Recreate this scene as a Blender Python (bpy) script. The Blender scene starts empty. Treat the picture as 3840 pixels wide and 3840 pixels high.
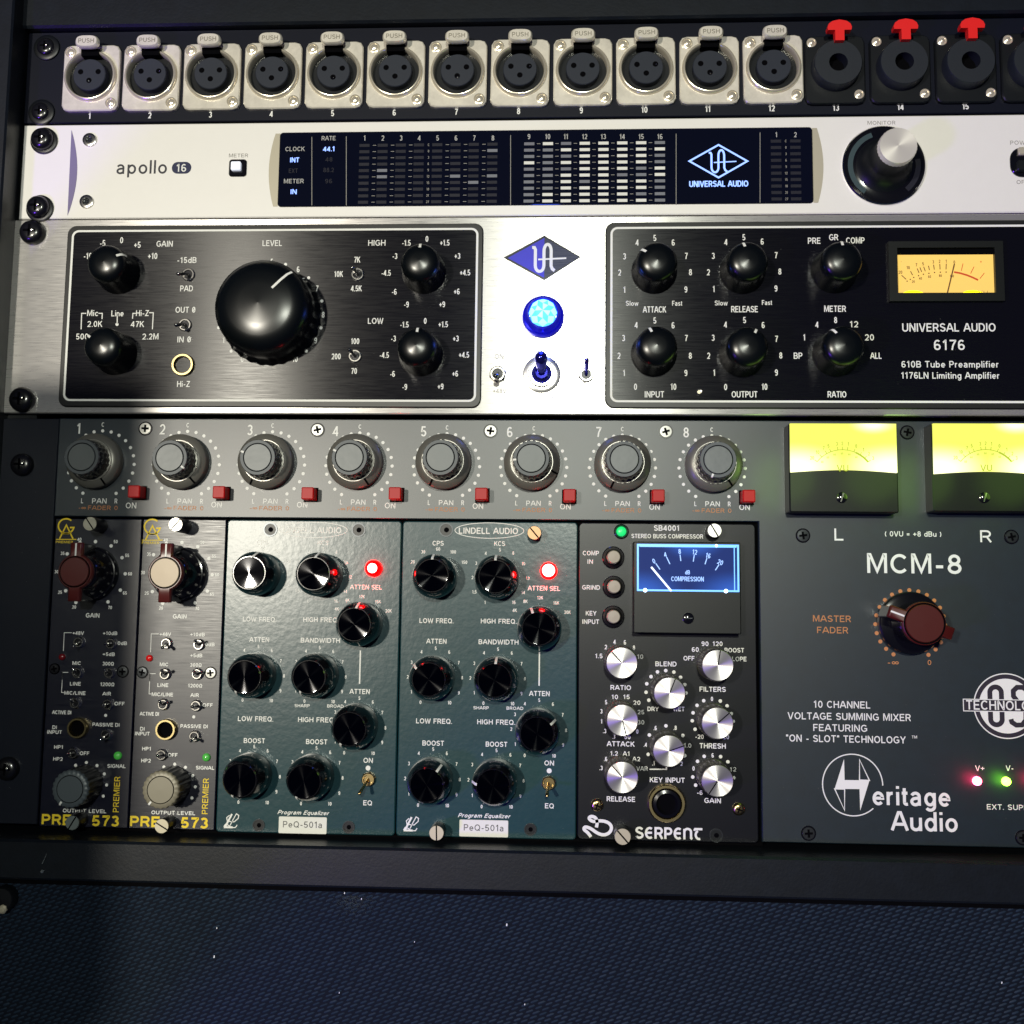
import bpy, math, random
from math import sin, cos, pi, radians
from mathutils import Matrix, Vector
random.seed(7)
MM = 0.001
scene = bpy.context.scene
col = scene.collection

# ---------------------------------------------------------------- camera
# rack space in millimetres: a = right, b = up, c = out of the rack towards the viewer
RX, RY, RZ = -0.09648, -0.047, -0.00736
CAM = (246.6, 94.25, 428.57)
FPX = 1900.0                      # focal length for a frame 1932 wide
def _rot(a, b, c):
    ca, sa, cb, sb, cc, sc = cos(a), sin(a), cos(b), sin(b), cos(c), sin(c)
    return (Matrix(((cc, -sc, 0), (sc, cc, 0), (0, 0, 1))) @ Matrix(((cb, 0, sb), (0, 1, 0), (-sb, 0, cb)))
            @ Matrix(((1, 0, 0), (0, ca, -sa), (0, sa, ca))))
ROT = _rot(RX, RY, RZ)            # rack space -> camera space
def W(a, b, c=0.0):               # rack mm -> Blender metres
    return Vector((a * MM, -c * MM, b * MM))
cam = bpy.data.cameras.new('camera'); cam_o = bpy.data.objects.new('camera', cam); col.objects.link(cam_o)
axes = ROT.transposed()
A = Matrix(((1, 0, 0), (0, 0, -1), (0, 1, 0)))
m4 = (A @ axes).to_4x4(); m4.translation = W(*CAM)
cam_o.matrix_world = m4
cam.sensor_width = 36; cam.lens = 36 * FPX / 1932; cam.clip_start = 0.01; cam.clip_end = 20
scene.camera = cam_o

# ---------------------------------------------------------------- light
world = bpy.data.worlds.new('World'); scene.world = world; world.use_nodes = True
world.node_tree.nodes['Background'].inputs[0].default_value = (0.14, 0.20, 0.62, 1)
world.node_tree.nodes['Background'].inputs[1].default_value = 0.05
def lamp(name, pos, aim, size, power, color):
    l = bpy.data.lights.new(name, 'AREA'); l.shape = 'DISK'; l.size = size; l.energy = power; l.color = color
    o = bpy.data.objects.new(name, l); col.objects.link(o); o.location = W(*pos)
    o.rotation_euler = (W(*aim) - W(*pos)).to_track_quat('-Z', 'Y').to_euler()
    return o
lamp('lamp_left', (-362, 244, 1500), (230, 180, 0), 0.070, 16.5, (1.0, 0.94, 0.80))
lamp('lamp_above', (285, 415, 1500), (230, 180, 0), 0.070, 9.0, (0.97, 1.0, 0.86))
lamp('lamp_blue', (-430, -210, 700), (200, 120, 0), 0.09, 3.6, (0.20, 0.05, 1.0))
scene.view_settings.view_transform = 'Standard'
scene.view_settings.look = 'None'
scene.view_settings.exposure = 0.0
scene.view_settings.gamma = 1.0

# ---------------------------------------------------------------- materials
def lin(h):
    h = h.lstrip('#'); r = []
    for i in (0, 2, 4):
        v = int(h[i:i + 2], 16) / 255
        r.append(v / 12.92 if v <= 0.04045 else ((v + 0.055) / 1.055) ** 2.4)
    return tuple(r) + (1,)
MATS = {}
def mat(name, color, rough=0.5, metal=0.0, emit=None, es=0.0, noise=None, brushed=None, aniso=0.0, grain=0.0, coat=0.0,
        spec=0.5, trans=0.0, mottle=0.0):
    m = bpy.data.materials.new(name); m.use_nodes = True; nt = m.node_tree
    b = nt.nodes['Principled BSDF']
    c = lin(color) if isinstance(color, str) else tuple(color) + (1,)
    b.inputs['Base Color'].default_value = c
    b.inputs['Roughness'].default_value = rough; b.inputs['Metallic'].default_value = metal
    b.inputs['Specular IOR Level'].default_value = spec
    b.inputs['Coat Weight'].default_value = coat; b.inputs['Coat Roughness'].default_value = 0.06
    b.inputs['Transmission Weight'].default_value = trans
    if emit:
        b.inputs['Emission Color'].default_value = lin(emit) if isinstance(emit, str) else tuple(emit) + (1,)
        b.inputs['Emission Strength'].default_value = es
    geo = nt.nodes.new('ShaderNodeNewGeometry')
    if noise or brushed:
        mp = nt.nodes.new('ShaderNodeMapping'); nt.links.new(geo.outputs['Position'], mp.inputs['Vector'])
        nz = nt.nodes.new('ShaderNodeTexNoise'); nt.links.new(mp.outputs[0], nz.inputs['Vector'])
        bp = nt.nodes.new('ShaderNodeBump'); nt.links.new(nz.outputs['Fac'], bp.inputs['Height'])
        nt.links.new(bp.outputs[0], b.inputs['Normal'])
        if noise:
            sc, dist, strength = noise
            nz.inputs['Scale'].default_value = sc; bp.inputs['Distance'].default_value = dist * MM
            bp.inputs['Strength'].default_value = strength; nz.inputs['Detail'].default_value = 3
        else:
            sc, dist, strength = brushed
            mp.inputs['Scale'].default_value = (0.045, 1, 1)
            nz.inputs['Scale'].default_value = sc; bp.inputs['Distance'].default_value = dist * MM
            bp.inputs['Strength'].default_value = strength; nz.inputs['Detail'].default_value = 4
            mr = nt.nodes.new('ShaderNodeMapRange'); nt.links.new(nz.outputs['Fac'], mr.inputs['Value'])
            mr.inputs['From Min'].default_value = 0.3; mr.inputs['From Max'].default_value = 0.7
            mr.inputs['To Min'].default_value = rough * 0.85; mr.inputs['To Max'].default_value = min(1, rough * 1.2)
            nt.links.new(mr.outputs[0], b.inputs['Roughness'])
    if mottle:
        n2 = nt.nodes.new('ShaderNodeTexNoise'); nt.links.new(geo.outputs['Position'], n2.inputs['Vector'])
        n2.inputs['Scale'].default_value = 160; n2.inputs['Detail'].default_value = 8; n2.inputs['Roughness'].default_value = 0.7
        mr = nt.nodes.new('ShaderNodeMapRange'); nt.links.new(n2.outputs['Fac'], mr.inputs['Value'])
        mr.inputs['From Min'].default_value = 0.3; mr.inputs['From Max'].default_value = 0.7
        mr.inputs['To Min'].default_value = 1 - mottle; mr.inputs['To Max'].default_value = 1 + mottle
        mx = nt.nodes.new('ShaderNodeVectorMath'); mx.operation = 'SCALE'
        mx.inputs[0].default_value = c[:3]; nt.links.new(mr.outputs[0], mx.inputs['Scale'])
        nt.links.new(mx.outputs[0], b.inputs['Base Color'])
    if aniso:
        tg = nt.nodes.new('ShaderNodeTangent'); tg.direction_type = 'RADIAL'; tg.axis = 'Y'
        nt.links.new(tg.outputs[0], b.inputs['Tangent']); b.inputs['Anisotropic'].default_value = aniso; b.inputs['Anisotropic Rotation'].default_value = 0.25
    if grain:      # horizontal brushing spreads reflections up and down
        cx = nt.nodes.new('ShaderNodeCombineXYZ'); cx.inputs[2].default_value = 1
        nt.links.new(cx.outputs[0], b.inputs['Tangent']); b.inputs['Anisotropic'].default_value = grain
    MATS[name] = m
    return m
mat('case_paint', (0.004, 0.006, 0.010), 0.38, noise=(900, 0.10, 0.4), mottle=0.25, spec=0.4)
mat('dark_inside', (0.0012, 0.0012, 0.002), 0.8, spec=0.04)
mat('black_panel', (0.002, 0.003, 0.010), 0.42, noise=(1500, 0.05, 0.4), spec=0.25)
mat('nickel', (0.80, 0.75, 0.66), 0.30, 0.35, noise=(200, 0.14, 0.55), mottle=0.14)
mat('nickel_polished', (0.78, 0.71, 0.58), 0.22, 0.6)
mat('steel', (0.62, 0.60, 0.56), 0.22, 1.0)
mat('chrome', (0.80, 0.79, 0.77), 0.12, 1.0)
mat('brass_gold', (0.72, 0.58, 0.28), 0.25, 1.0)
mat('black_plastic', (0.003, 0.004, 0.006), 0.38, spec=0.4)
mat('grey_insert', (0.018, 0.022, 0.034), 0.5, spec=0.3)
mat('black_gloss', (0.004, 0.004, 0.006), 0.16, coat=0.6)
mat('dome_black', (0.002, 0.003, 0.004), 0.26, spec=0.45)
mat('black_screw', (0.006, 0.006, 0.008), 0.25, 0.0, coat=0.3)
mat('red_plastic', (0.75, 0.010, 0.010), 0.42)
mat('silver_paint', (0.80, 0.78, 0.76), 0.42, 0.10, noise=(2500, 0.02, 0.3), mottle=0.012)
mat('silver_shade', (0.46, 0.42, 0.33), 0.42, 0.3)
mat('lilac_crescent', (0.17, 0.14, 0.27), 0.5)
mat('brushed_aluminium', (0.72, 0.70, 0.68), 0.30, 0.75, brushed=(2600, 0.008, 0.25), grain=0.85)
mat('black_brushed', (0.004, 0.004, 0.007), 0.28, 0.0, brushed=(2600, 0.010, 0.28), grain=0.93, spec=0.38)
mat('black_border', (0.005, 0.005, 0.006), 0.40)
mat('screen_glass', (0.003, 0.004, 0.012), 0.10, coat=0.2)
mat('slate_paint', (0.004, 0.011, 0.019), 0.39, noise=(1800, 0.03, 0.4), spec=0.78, mottle=0.2)
mat('navy_brushed', (0.001, 0.002, 0.012), 0.35, 0.0, brushed=(2200, 0.010, 0.25), grain=0.2, spec=0.65)
mat('teal_paint', (0.010, 0.045, 0.056), 0.28, noise=(420, 0.17, 0.30), spec=0.45, mottle=0.06)
mat('espresso_panel', (0.002, 0.0025, 0.006), 0.34, noise=(1500, 0.03, 0.4), spec=0.38)
mat('print_white', (0.80, 0.80, 0.78), 0.6)
mat('print_grey', (0.28, 0.27, 0.25), 0.6)
mat('print_faint', (0.52, 0.50, 0.46), 0.6)
mat('print_dark', (0.03, 0.03, 0.04), 0.6)
mat('print_orange', (0.50, 0.20, 0.07), 0.6)
mat('print_yellow', (0.85, 0.62, 0.02), 0.6)
mat('print_navy', (0.010, 0.014, 0.06), 0.4)
mat('print_dim', (0.10, 0.11, 0.13), 0.6)
mat('badge_blue', (0.012, 0.010, 0.50), 0.45)
mat('badge_dark', (0.02, 0.025, 0.06), 0.30, 0.3, brushed=(2600, 0.05, 0.5))
mat('grey_skirt', (0.15, 0.145, 0.13), 0.34, 0.35)
mat('ring_metal', (0.30, 0.29, 0.27), 0.35, 0.8)
mat('grey_cap', (0.075, 0.085, 0.095), 0.5, 0.1)
mat('grey_disc', (0.10, 0.11, 0.115), 0.42, 0.15, noise=(90, 0.6, 0.4))
mat('grey_plain', (0.075, 0.092, 0.105), 0.42, 0.1)
mat('tan_plain', (0.22, 0.20, 0.15), 0.42, 0.1)
mat('cream_sheen', (0.36, 0.29, 0.21), 0.42, 0.1)  # knob disc with a cream reflection put into its colour
mat('maroon', (0.085, 0.014, 0.013), 0.30, coat=0.2)
mat('dark_red', (0.065, 0.007, 0.006), 0.42, spec=0.3)
mat('button_red', (0.42, 0.002, 0.004), 0.45, spec=0.3)
mat('spun_black', (0.055, 0.055, 0.058), 0.065, 1.0, aniso=0.985)
mat('spun_silver', (0.86, 0.82, 0.82), 0.36, 0.9, aniso=0.86)
mat('spun_cap', (0.72, 0.69, 0.62), 0.36, 0.4, aniso=0.6)
mat('knurl_side', (0.20, 0.19, 0.16), 0.35, 0.8)
mat('ivory_button', (0.36, 0.32, 0.24), 0.45)
mat('meter_black', (0.005, 0.006, 0.006), 0.36, spec=0.35)
mat('label_plate', (0.74, 0.74, 0.70), 0.5)
mat('plate_text', (0.11, 0.11, 0.11), 0.6)
mat('teal_arc', (0.020, 0.045, 0.055), 0.5)
mat('fabric_base', (0.0015, 0.004, 0.011), 0.85, spec=0.2)
mat('fabric_thread', (0.010, 0.023, 0.046), 0.60, mottle=0.2, spec=0.4)
mat('lint', (0.75, 0.78, 0.8), 0.8)
mat('dust', (0.045, 0.06, 0.055), 0.9)
mat('glue_bead', (0.5, 0.55, 0.6), 0.05, trans=0.8)
mat('seg_dim', (0.012, 0.012, 0.022), 0.5, spec=0.2)
mat('seg_glint_mid', (0.04, 0.04, 0.05), 0.5, emit='#b9bdc4', es=0.22)  # silver meter window, its reflection put in as a weak glow
mat('seg_glint_bright', (0.2, 0.2, 0.2), 0.5, emit='#e6e4d4', es=0.62)  # same window with a stronger reflection put in as glow
mat('glow_blue', (0.1, 0.2, 0.8), 0.4, emit=(0.12, 0.30, 1.0), es=2.2)
mat('glow_bluewhite', (0.1, 0.15, 0.5), 0.4, emit=(0.26, 0.42, 1.0), es=1.7)
mat('glow_red', (0.9, 0.0, 0.0), 0.3, emit=(1.0, 0.0, 0.0), es=40)
mat('glow_redhot', (1, 0.5, 0.5), 0.3, emit=(1.0, 0.42, 0.42), es=6)
mat('glow_pink', (1, 0.3, 0.5), 0.3, emit=(1.0, 0.06, 0.16), es=30)
mat('glow_yellowgreen', (0.6, 1, 0.1), 0.3, emit=(0.36, 1.0, 0.04), es=14)
mat('glow_green', (0.02, 0.5, 0.12), 0.3, emit=(0.01, 0.8, 0.20), es=0.7)
mat('led_green', (0.08, 0.42, 0.07), 0.25, emit=(0.05, 0.6, 0.06), es=0.12, coat=0.5)
mat('led_red', (0.55, 0.012, 0.012), 0.20, coat=0.6, emit=(0.9, 0.01, 0.01), es=0.12)
mat('led_red_dim', (0.16, 0.008, 0.012), 0.22, coat=0.4)
mat('bezel_blue_sheen', (0.012, 0.012, 0.62), 0.14, 0.75, emit=(0.01, 0.01, 0.8), es=0.25)  # chrome ring; the jewel's blue reflection put into colour and glow
mat('chrome_blue_sheen', (0.05, 0.05, 0.55), 0.10, 0.9)  # chrome; the blue it reflects is put into the colour
mat('jewel_deep', (0.0, 0.2, 0.9), 0.1, emit=(0.10, 0.58, 1.0), es=1.8)
mat('jewel_pale', (0.3, 0.7, 1.0), 0.1, emit=(0.24, 0.76, 1.0), es=1.95)
mat('white_button', (0.7, 0.72, 0.78), 0.3, emit=(0.8, 0.85, 1.0), es=0.5)
mat('amber_face', (0.7, 0.48, 0.12), 0.5, emit=(1.0, 0.58, 0.10), es=0.42)
mat('amber_hot', (0.9, 0.8, 0.0), 0.5, emit=(1.0, 0.80, 0.0), es=1.4)
mat('vu_print', (0.12, 0.05, 0.01), 0.6)
mat('vu_red', (0.65, 0.07, 0.01), 0.6)
mat('lime_print', (0.20, 0.22, 0.02), 0.6, emit=(0.30, 0.34, 0.01), es=0.8)
mat('ice_print', (0.3, 0.5, 0.9), 0.6, emit=(0.35, 0.55, 1.0), es=0.75)
mat('ice_edge', (0.2, 0.5, 1.0), 0.3, emit=(0.10, 0.36, 1.0), es=1.1)
mat('ice_hot', (0.6, 0.8, 1.0), 0.3, emit=(0.55, 0.80, 1.0), es=3.0)
def face_mat(name, stops_bottom, top, base, hot, power):
    """lit meter dial: lamps sit behind the two lower corners of the dial, so it glows there the most"""
    m = mat(name, base, 0.5, emit=top, es=power, spec=0.15); nt = m.node_tree; b = nt.nodes['Principled BSDF']
    tc = nt.nodes.new('ShaderNodeTexCoord')
    outs = []
    for px, pz, r in stops_bottom:
        d = nt.nodes.new('ShaderNodeVectorMath'); d.operation = 'DISTANCE'
        fl_ = nt.nodes.new('ShaderNodeVectorMath'); fl_.operation = 'MULTIPLY'; fl_.inputs[1].default_value = (1, 0, 1)
        nt.links.new(tc.outputs['Generated'], fl_.inputs[0]); nt.links.new(fl_.outputs[0], d.inputs[0]); d.inputs[1].default_value = (px, 0, pz)
        r_ = nt.nodes.new('ShaderNodeMapRange'); r_.interpolation_type = 'SMOOTHSTEP'
        nt.links.new(d.outputs['Value'], r_.inputs['Value'])
        r_.inputs['From Min'].default_value = 0; r_.inputs['From Max'].default_value = r
        r_.inputs['To Min'].default_value = 1; r_.inputs['To Max'].default_value = 0
        outs.append(r_.outputs[0])
    s = outs[0]
    for o in outs[1:]:
        a = nt.nodes.new('ShaderNodeMath'); a.operation = 'MAXIMUM'; nt.links.new(s, a.inputs[0]); nt.links.new(o, a.inputs[1]); s = a.outputs[0]
    mx = nt.nodes.new('ShaderNodeMix'); mx.data_type = 'RGBA'; nt.links.new(s, mx.inputs[0])
    mx.inputs[6].default_value = tuple(top) + (1,); mx.inputs[7].default_value = tuple(hot) + (1,)
    nt.links.new(mx.outputs[2], b.inputs['Emission Color'])
face_mat('lime_face', [(0.05, 0.10, 0.55), (0.95, 0.10, 0.55), (0.78, 1.0, 0.25)], (0.86, 0.86, 0.15), (0.15, 0.17, 0.01), (2.0, 2.0, 1.15), 1.0)
face_mat('ice_face', [(0.02, 0.0, 0.5), (0.98, 0.0, 0.5), (0.55, 1.0, 0.35)], (0.006, 0.026, 0.17), (0.002, 0.003, 0.008), (0.03, 0.13, 0.62), 1.0)

# ---------------------------------------------------------------- where things stand on the rack front
# the positions were measured on the photograph and carried onto the plane c = const of the rack front
S_ = 0.503125
CROPS = dict(A1=(0, 0, 1280), A2=(1280, 0, 1280), A3=(2560, 0, 1280), A4=(0, 780, 960), A5=(960, 780, 960), A6=(1850, 780, 1000),
             A7=(2840, 780, 1000), B1=(0, 1540, 1000), B2=(960, 1540, 1000), B3=(1900, 1540, 1000), B4=(2840, 1540, 1000),
             B5=(2840, 2400, 1000), B6=(120, 1920, 740), B7=(120, 2500, 740), B8=(840, 1940, 680), D1=(820, 2540, 700),
             D2=(1500, 1940, 700), D3=(1480, 2540, 720), D4=(2160, 1940, 720), D5=(2160, 2540, 720), V=(0, 0, 3840))
CENTRE = Vector(CAM)
def P(crop, x, y, c=0.0):
    x0, y0, w = CROPS[crop]
    u, v = (x0 + x * w / 1932) * S_, (y0 + y * w / 1932) * S_
    d = axes @ Vector(((u - 966) / FPX, -(v - 966) / FPX, -1.0))
    t = (c - CENTRE.z) / d.z
    q = CENTRE + d * t
    return q.x, q.y
def SC(crop, x, y, c=0.0):
    a, b = P(crop, x - 5, y, c), P(crop, x + 5, y, c)
    return (b[0] - a[0]) / 10

# ---------------------------------------------------------------- mesh building
class MB:
    def __init__(s): s.v = []; s.f = []
    def add(s, vs, fs):
        n = len(s.v); s.v += [tuple(p) for p in vs]; s.f += [tuple(i + n for i in f) for f in fs]; return s
    def prism(s, pts, c0, c1, ch=0.0, inner=None):
        """outline in (a, b), extruded from c0 to c1; ch chamfers the front edge with the outline 'inner'"""
        n = len(pts)
        rings = [[(p[0], p[1], c0) for p in pts]]
        if ch and inner:
            rings.append([(p[0], p[1], c1 - ch) for p in pts]); rings.append([(p[0], p[1], c1) for p in inner])
        else:
            rings.append([(p[0], p[1], c1) for p in pts])
        vs = [q for r in rings for q in r]; fs = []
        for k in range(len(rings) - 1):
            for i in range(n):
                j = (i + 1) % n; fs.append((k * n + i, k * n + j, (k + 1) * n + j, (k + 1) * n + i))
        fs.append(tuple((len(rings) - 1) * n + i for i in range(n)))
        fs.append(tuple(reversed(range(n))))
        return s.add(vs, fs)
    def box(s, a0, a1, b0, b1, c0, c1, ch=0.0, r=0.0):
        if r > 0: pts = rrect(a0, a1, b0, b1, r); inn = rrect(a0 + ch, a1 - ch, b0 + ch, b1 - ch, max(r - ch, 0.05))
        else: pts = [(a0, b0), (a1, b0), (a1, b1), (a0, b1)]; inn = [(a0 + ch, b0 + ch), (a1 - ch, b0 + ch), (a1 - ch, b1 - ch), (a0 + ch, b1 - ch)]
        return s.prism(pts, c0, c1, ch, inn)
    def lathe(s, prof, n=40, a=0, b=0, c=0, mod=None, close=True):
        vs = []; fs = []; m = len(prof)
        for i in range(n):
            t = 2 * pi * i / n
            for k, (r, h) in enumerate(prof):
                rr = r * (mod(k, i, n) if mod else 1)
                vs.append((a + rr * sin(t), b + rr * cos(t), c + h))
        for i in range(n):
            j = (i + 1) % n
            for k in range(m - 1):
                fs.append((i * m + k, i * m + k + 1, j * m + k + 1, j * m + k))
        if close and prof[-1][0] > 0: fs.append(tuple(i * m + m - 1 for i in reversed(range(n))))
        return s.add(vs, fs)
    def ring(s, a, b, r0, r1, c0, c1, n=40):      # flat washer with outer and inner walls
        return s.lathe([(r1, c0), (r1, c1), (r0, c1), (r0, c0)], n, a, b, 0, close=False)
    def stroke(s, pts, w, c, t=0.0, closed=False):  # printed line of width w along pts
        n = len(pts); L = []; R = []
        for i in range(n):
            p0 = Vector(pts[(i - 1) % n] if (closed or i > 0) else pts[i]); p1 = Vector(pts[i])
            p2 = Vector(pts[(i + 1) % n] if (closed or i < n - 1) else pts[i])
            d1 = (p1 - p0).normalized() if (p1 - p0).length > 1e-9 else (p2 - p1).normalized()
            d2 = (p2 - p1).normalized() if (p2 - p1).length > 1e-9 else d1
            t_ = (d1 + d2)
            t_ = t_.normalized() if t_.length > 1e-6 else d1
            nn = Vector((-t_.y, t_.x)); k = 1 / max(0.5, abs(nn.dot(Vector((-d1.y, d1.x)))))
            L.append(p1 + nn * w / 2 * k); R.append(p1 - nn * w / 2 * k)
        vs = [(p.x, p.y, c) for p in L] + [(p.x, p.y, c) for p in R]
        fs = []
        for i in range(n if closed else n - 1):
            j = (i + 1) % n; fs.append((n + i, n + j, j, i))
        return s.add(vs, fs)
    def disc(s, a, b, r, c, n=24):
        return s.add([(a + r * cos(2 * pi * i / n), b + r * sin(2 * pi * i / n), c) for i in range(n)], [tuple(range(n))])
    def flat(s, pts, c):
        return s.add([(p[0], p[1], c) for p in pts], [tuple(range(len(pts)))])
    def tube(s, path, radii, n=14):
        vs = []; fs = []; m = len(path)
        for i, p in enumerate(path):
            p = Vector(p); d = (Vector(path[min(i + 1, m - 1)]) - Vector(path[max(i - 1, 0)])).normalized()
            u = d.cross(Vector((0.3, 0.1, 0.9)) if abs(d.z) < 0.9 else Vector((1, 0, 0))).normalized(); v = d.cross(u)
            for k in range(n):
                t = 2 * pi * k / n; vs.append(tuple(p + (u * cos(t) + v * sin(t)) * radii[i]))
        for i in range(m - 1):
            for k in range(n):
                fs.append((i * n + k, i * n + (k + 1) % n, (i + 1) * n + (k + 1) % n, (i + 1) * n + k))
        fs.append(tuple((m - 1) * n + k for k in range(n))); fs.append(tuple(reversed(range(n))))
        return s.add(vs, fs)
    def mesh(s, name, material, smooth=35):
        me = bpy.data.meshes.new(name)
        me.from_pydata([(v[0] * MM, -v[2] * MM, v[1] * MM) for v in s.v], [], s.f)
        me.materials.append(MATS[material]); me.update()
        if smooth:
            me.polygons.foreach_set('use_smooth', [True] * len(me.polygons)); me.set_sharp_from_angle(angle=radians(smooth))
        return me
def rrect(a0, a1, b0, b1, r, k=6):
    pts = []
    for cx, cy, t0 in ((a1 - r, b0 + r, -90), (a1 - r, b1 - r, 0), (a0 + r, b1 - r, 90), (a0 + r, b0 + r, 180)):
        for i in range(k + 1):
            t = radians(t0 + 90 * i / k); pts.append((cx + r * cos(t), cy + r * sin(t)))
    return pts

POS = {}
def link(name, me, parent=None, at=(0, 0, 0), rot=0.0):
    o = bpy.data.objects.new(name, me); col.objects.link(o)
    if parent: o.parent = parent
    base = POS.get(parent.name, (0, 0, 0)) if parent and parent.parent is None else None
    if parent and parent.parent is None: rel = tuple(at[i] - base[i] for i in range(3))
    else: rel = at
    o.location = W(*rel); o.rotation_euler = (0, radians(rot), 0)
    POS[o.name] = at
    return o
def thing(name, label, cat, at, group=None, kind=None):
    o = link(name, None, None, at); o['label'] = label; o['category'] = cat
    o.empty_display_size = 0.01
    if group: o['group'] = group
    return o
CACHE = {}
def shared(key, fn):
    if key not in CACHE: CACHE[key] = fn()
    return CACHE[key]
def part(name, mb, material, parent, smooth=35):  # mb in rack coordinates; origin moved to its middle
    n = len(mb.v); c = [sum((min(v[i] for v in mb.v), max(v[i] for v in mb.v))) / 2 for i in range(3)]
    at = tuple(c)
    mb.v = [tuple(v[i] - c[i] for i in range(3)) for v in mb.v]
    return link(name, mb.mesh(name, material, smooth), parent, at)

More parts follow.
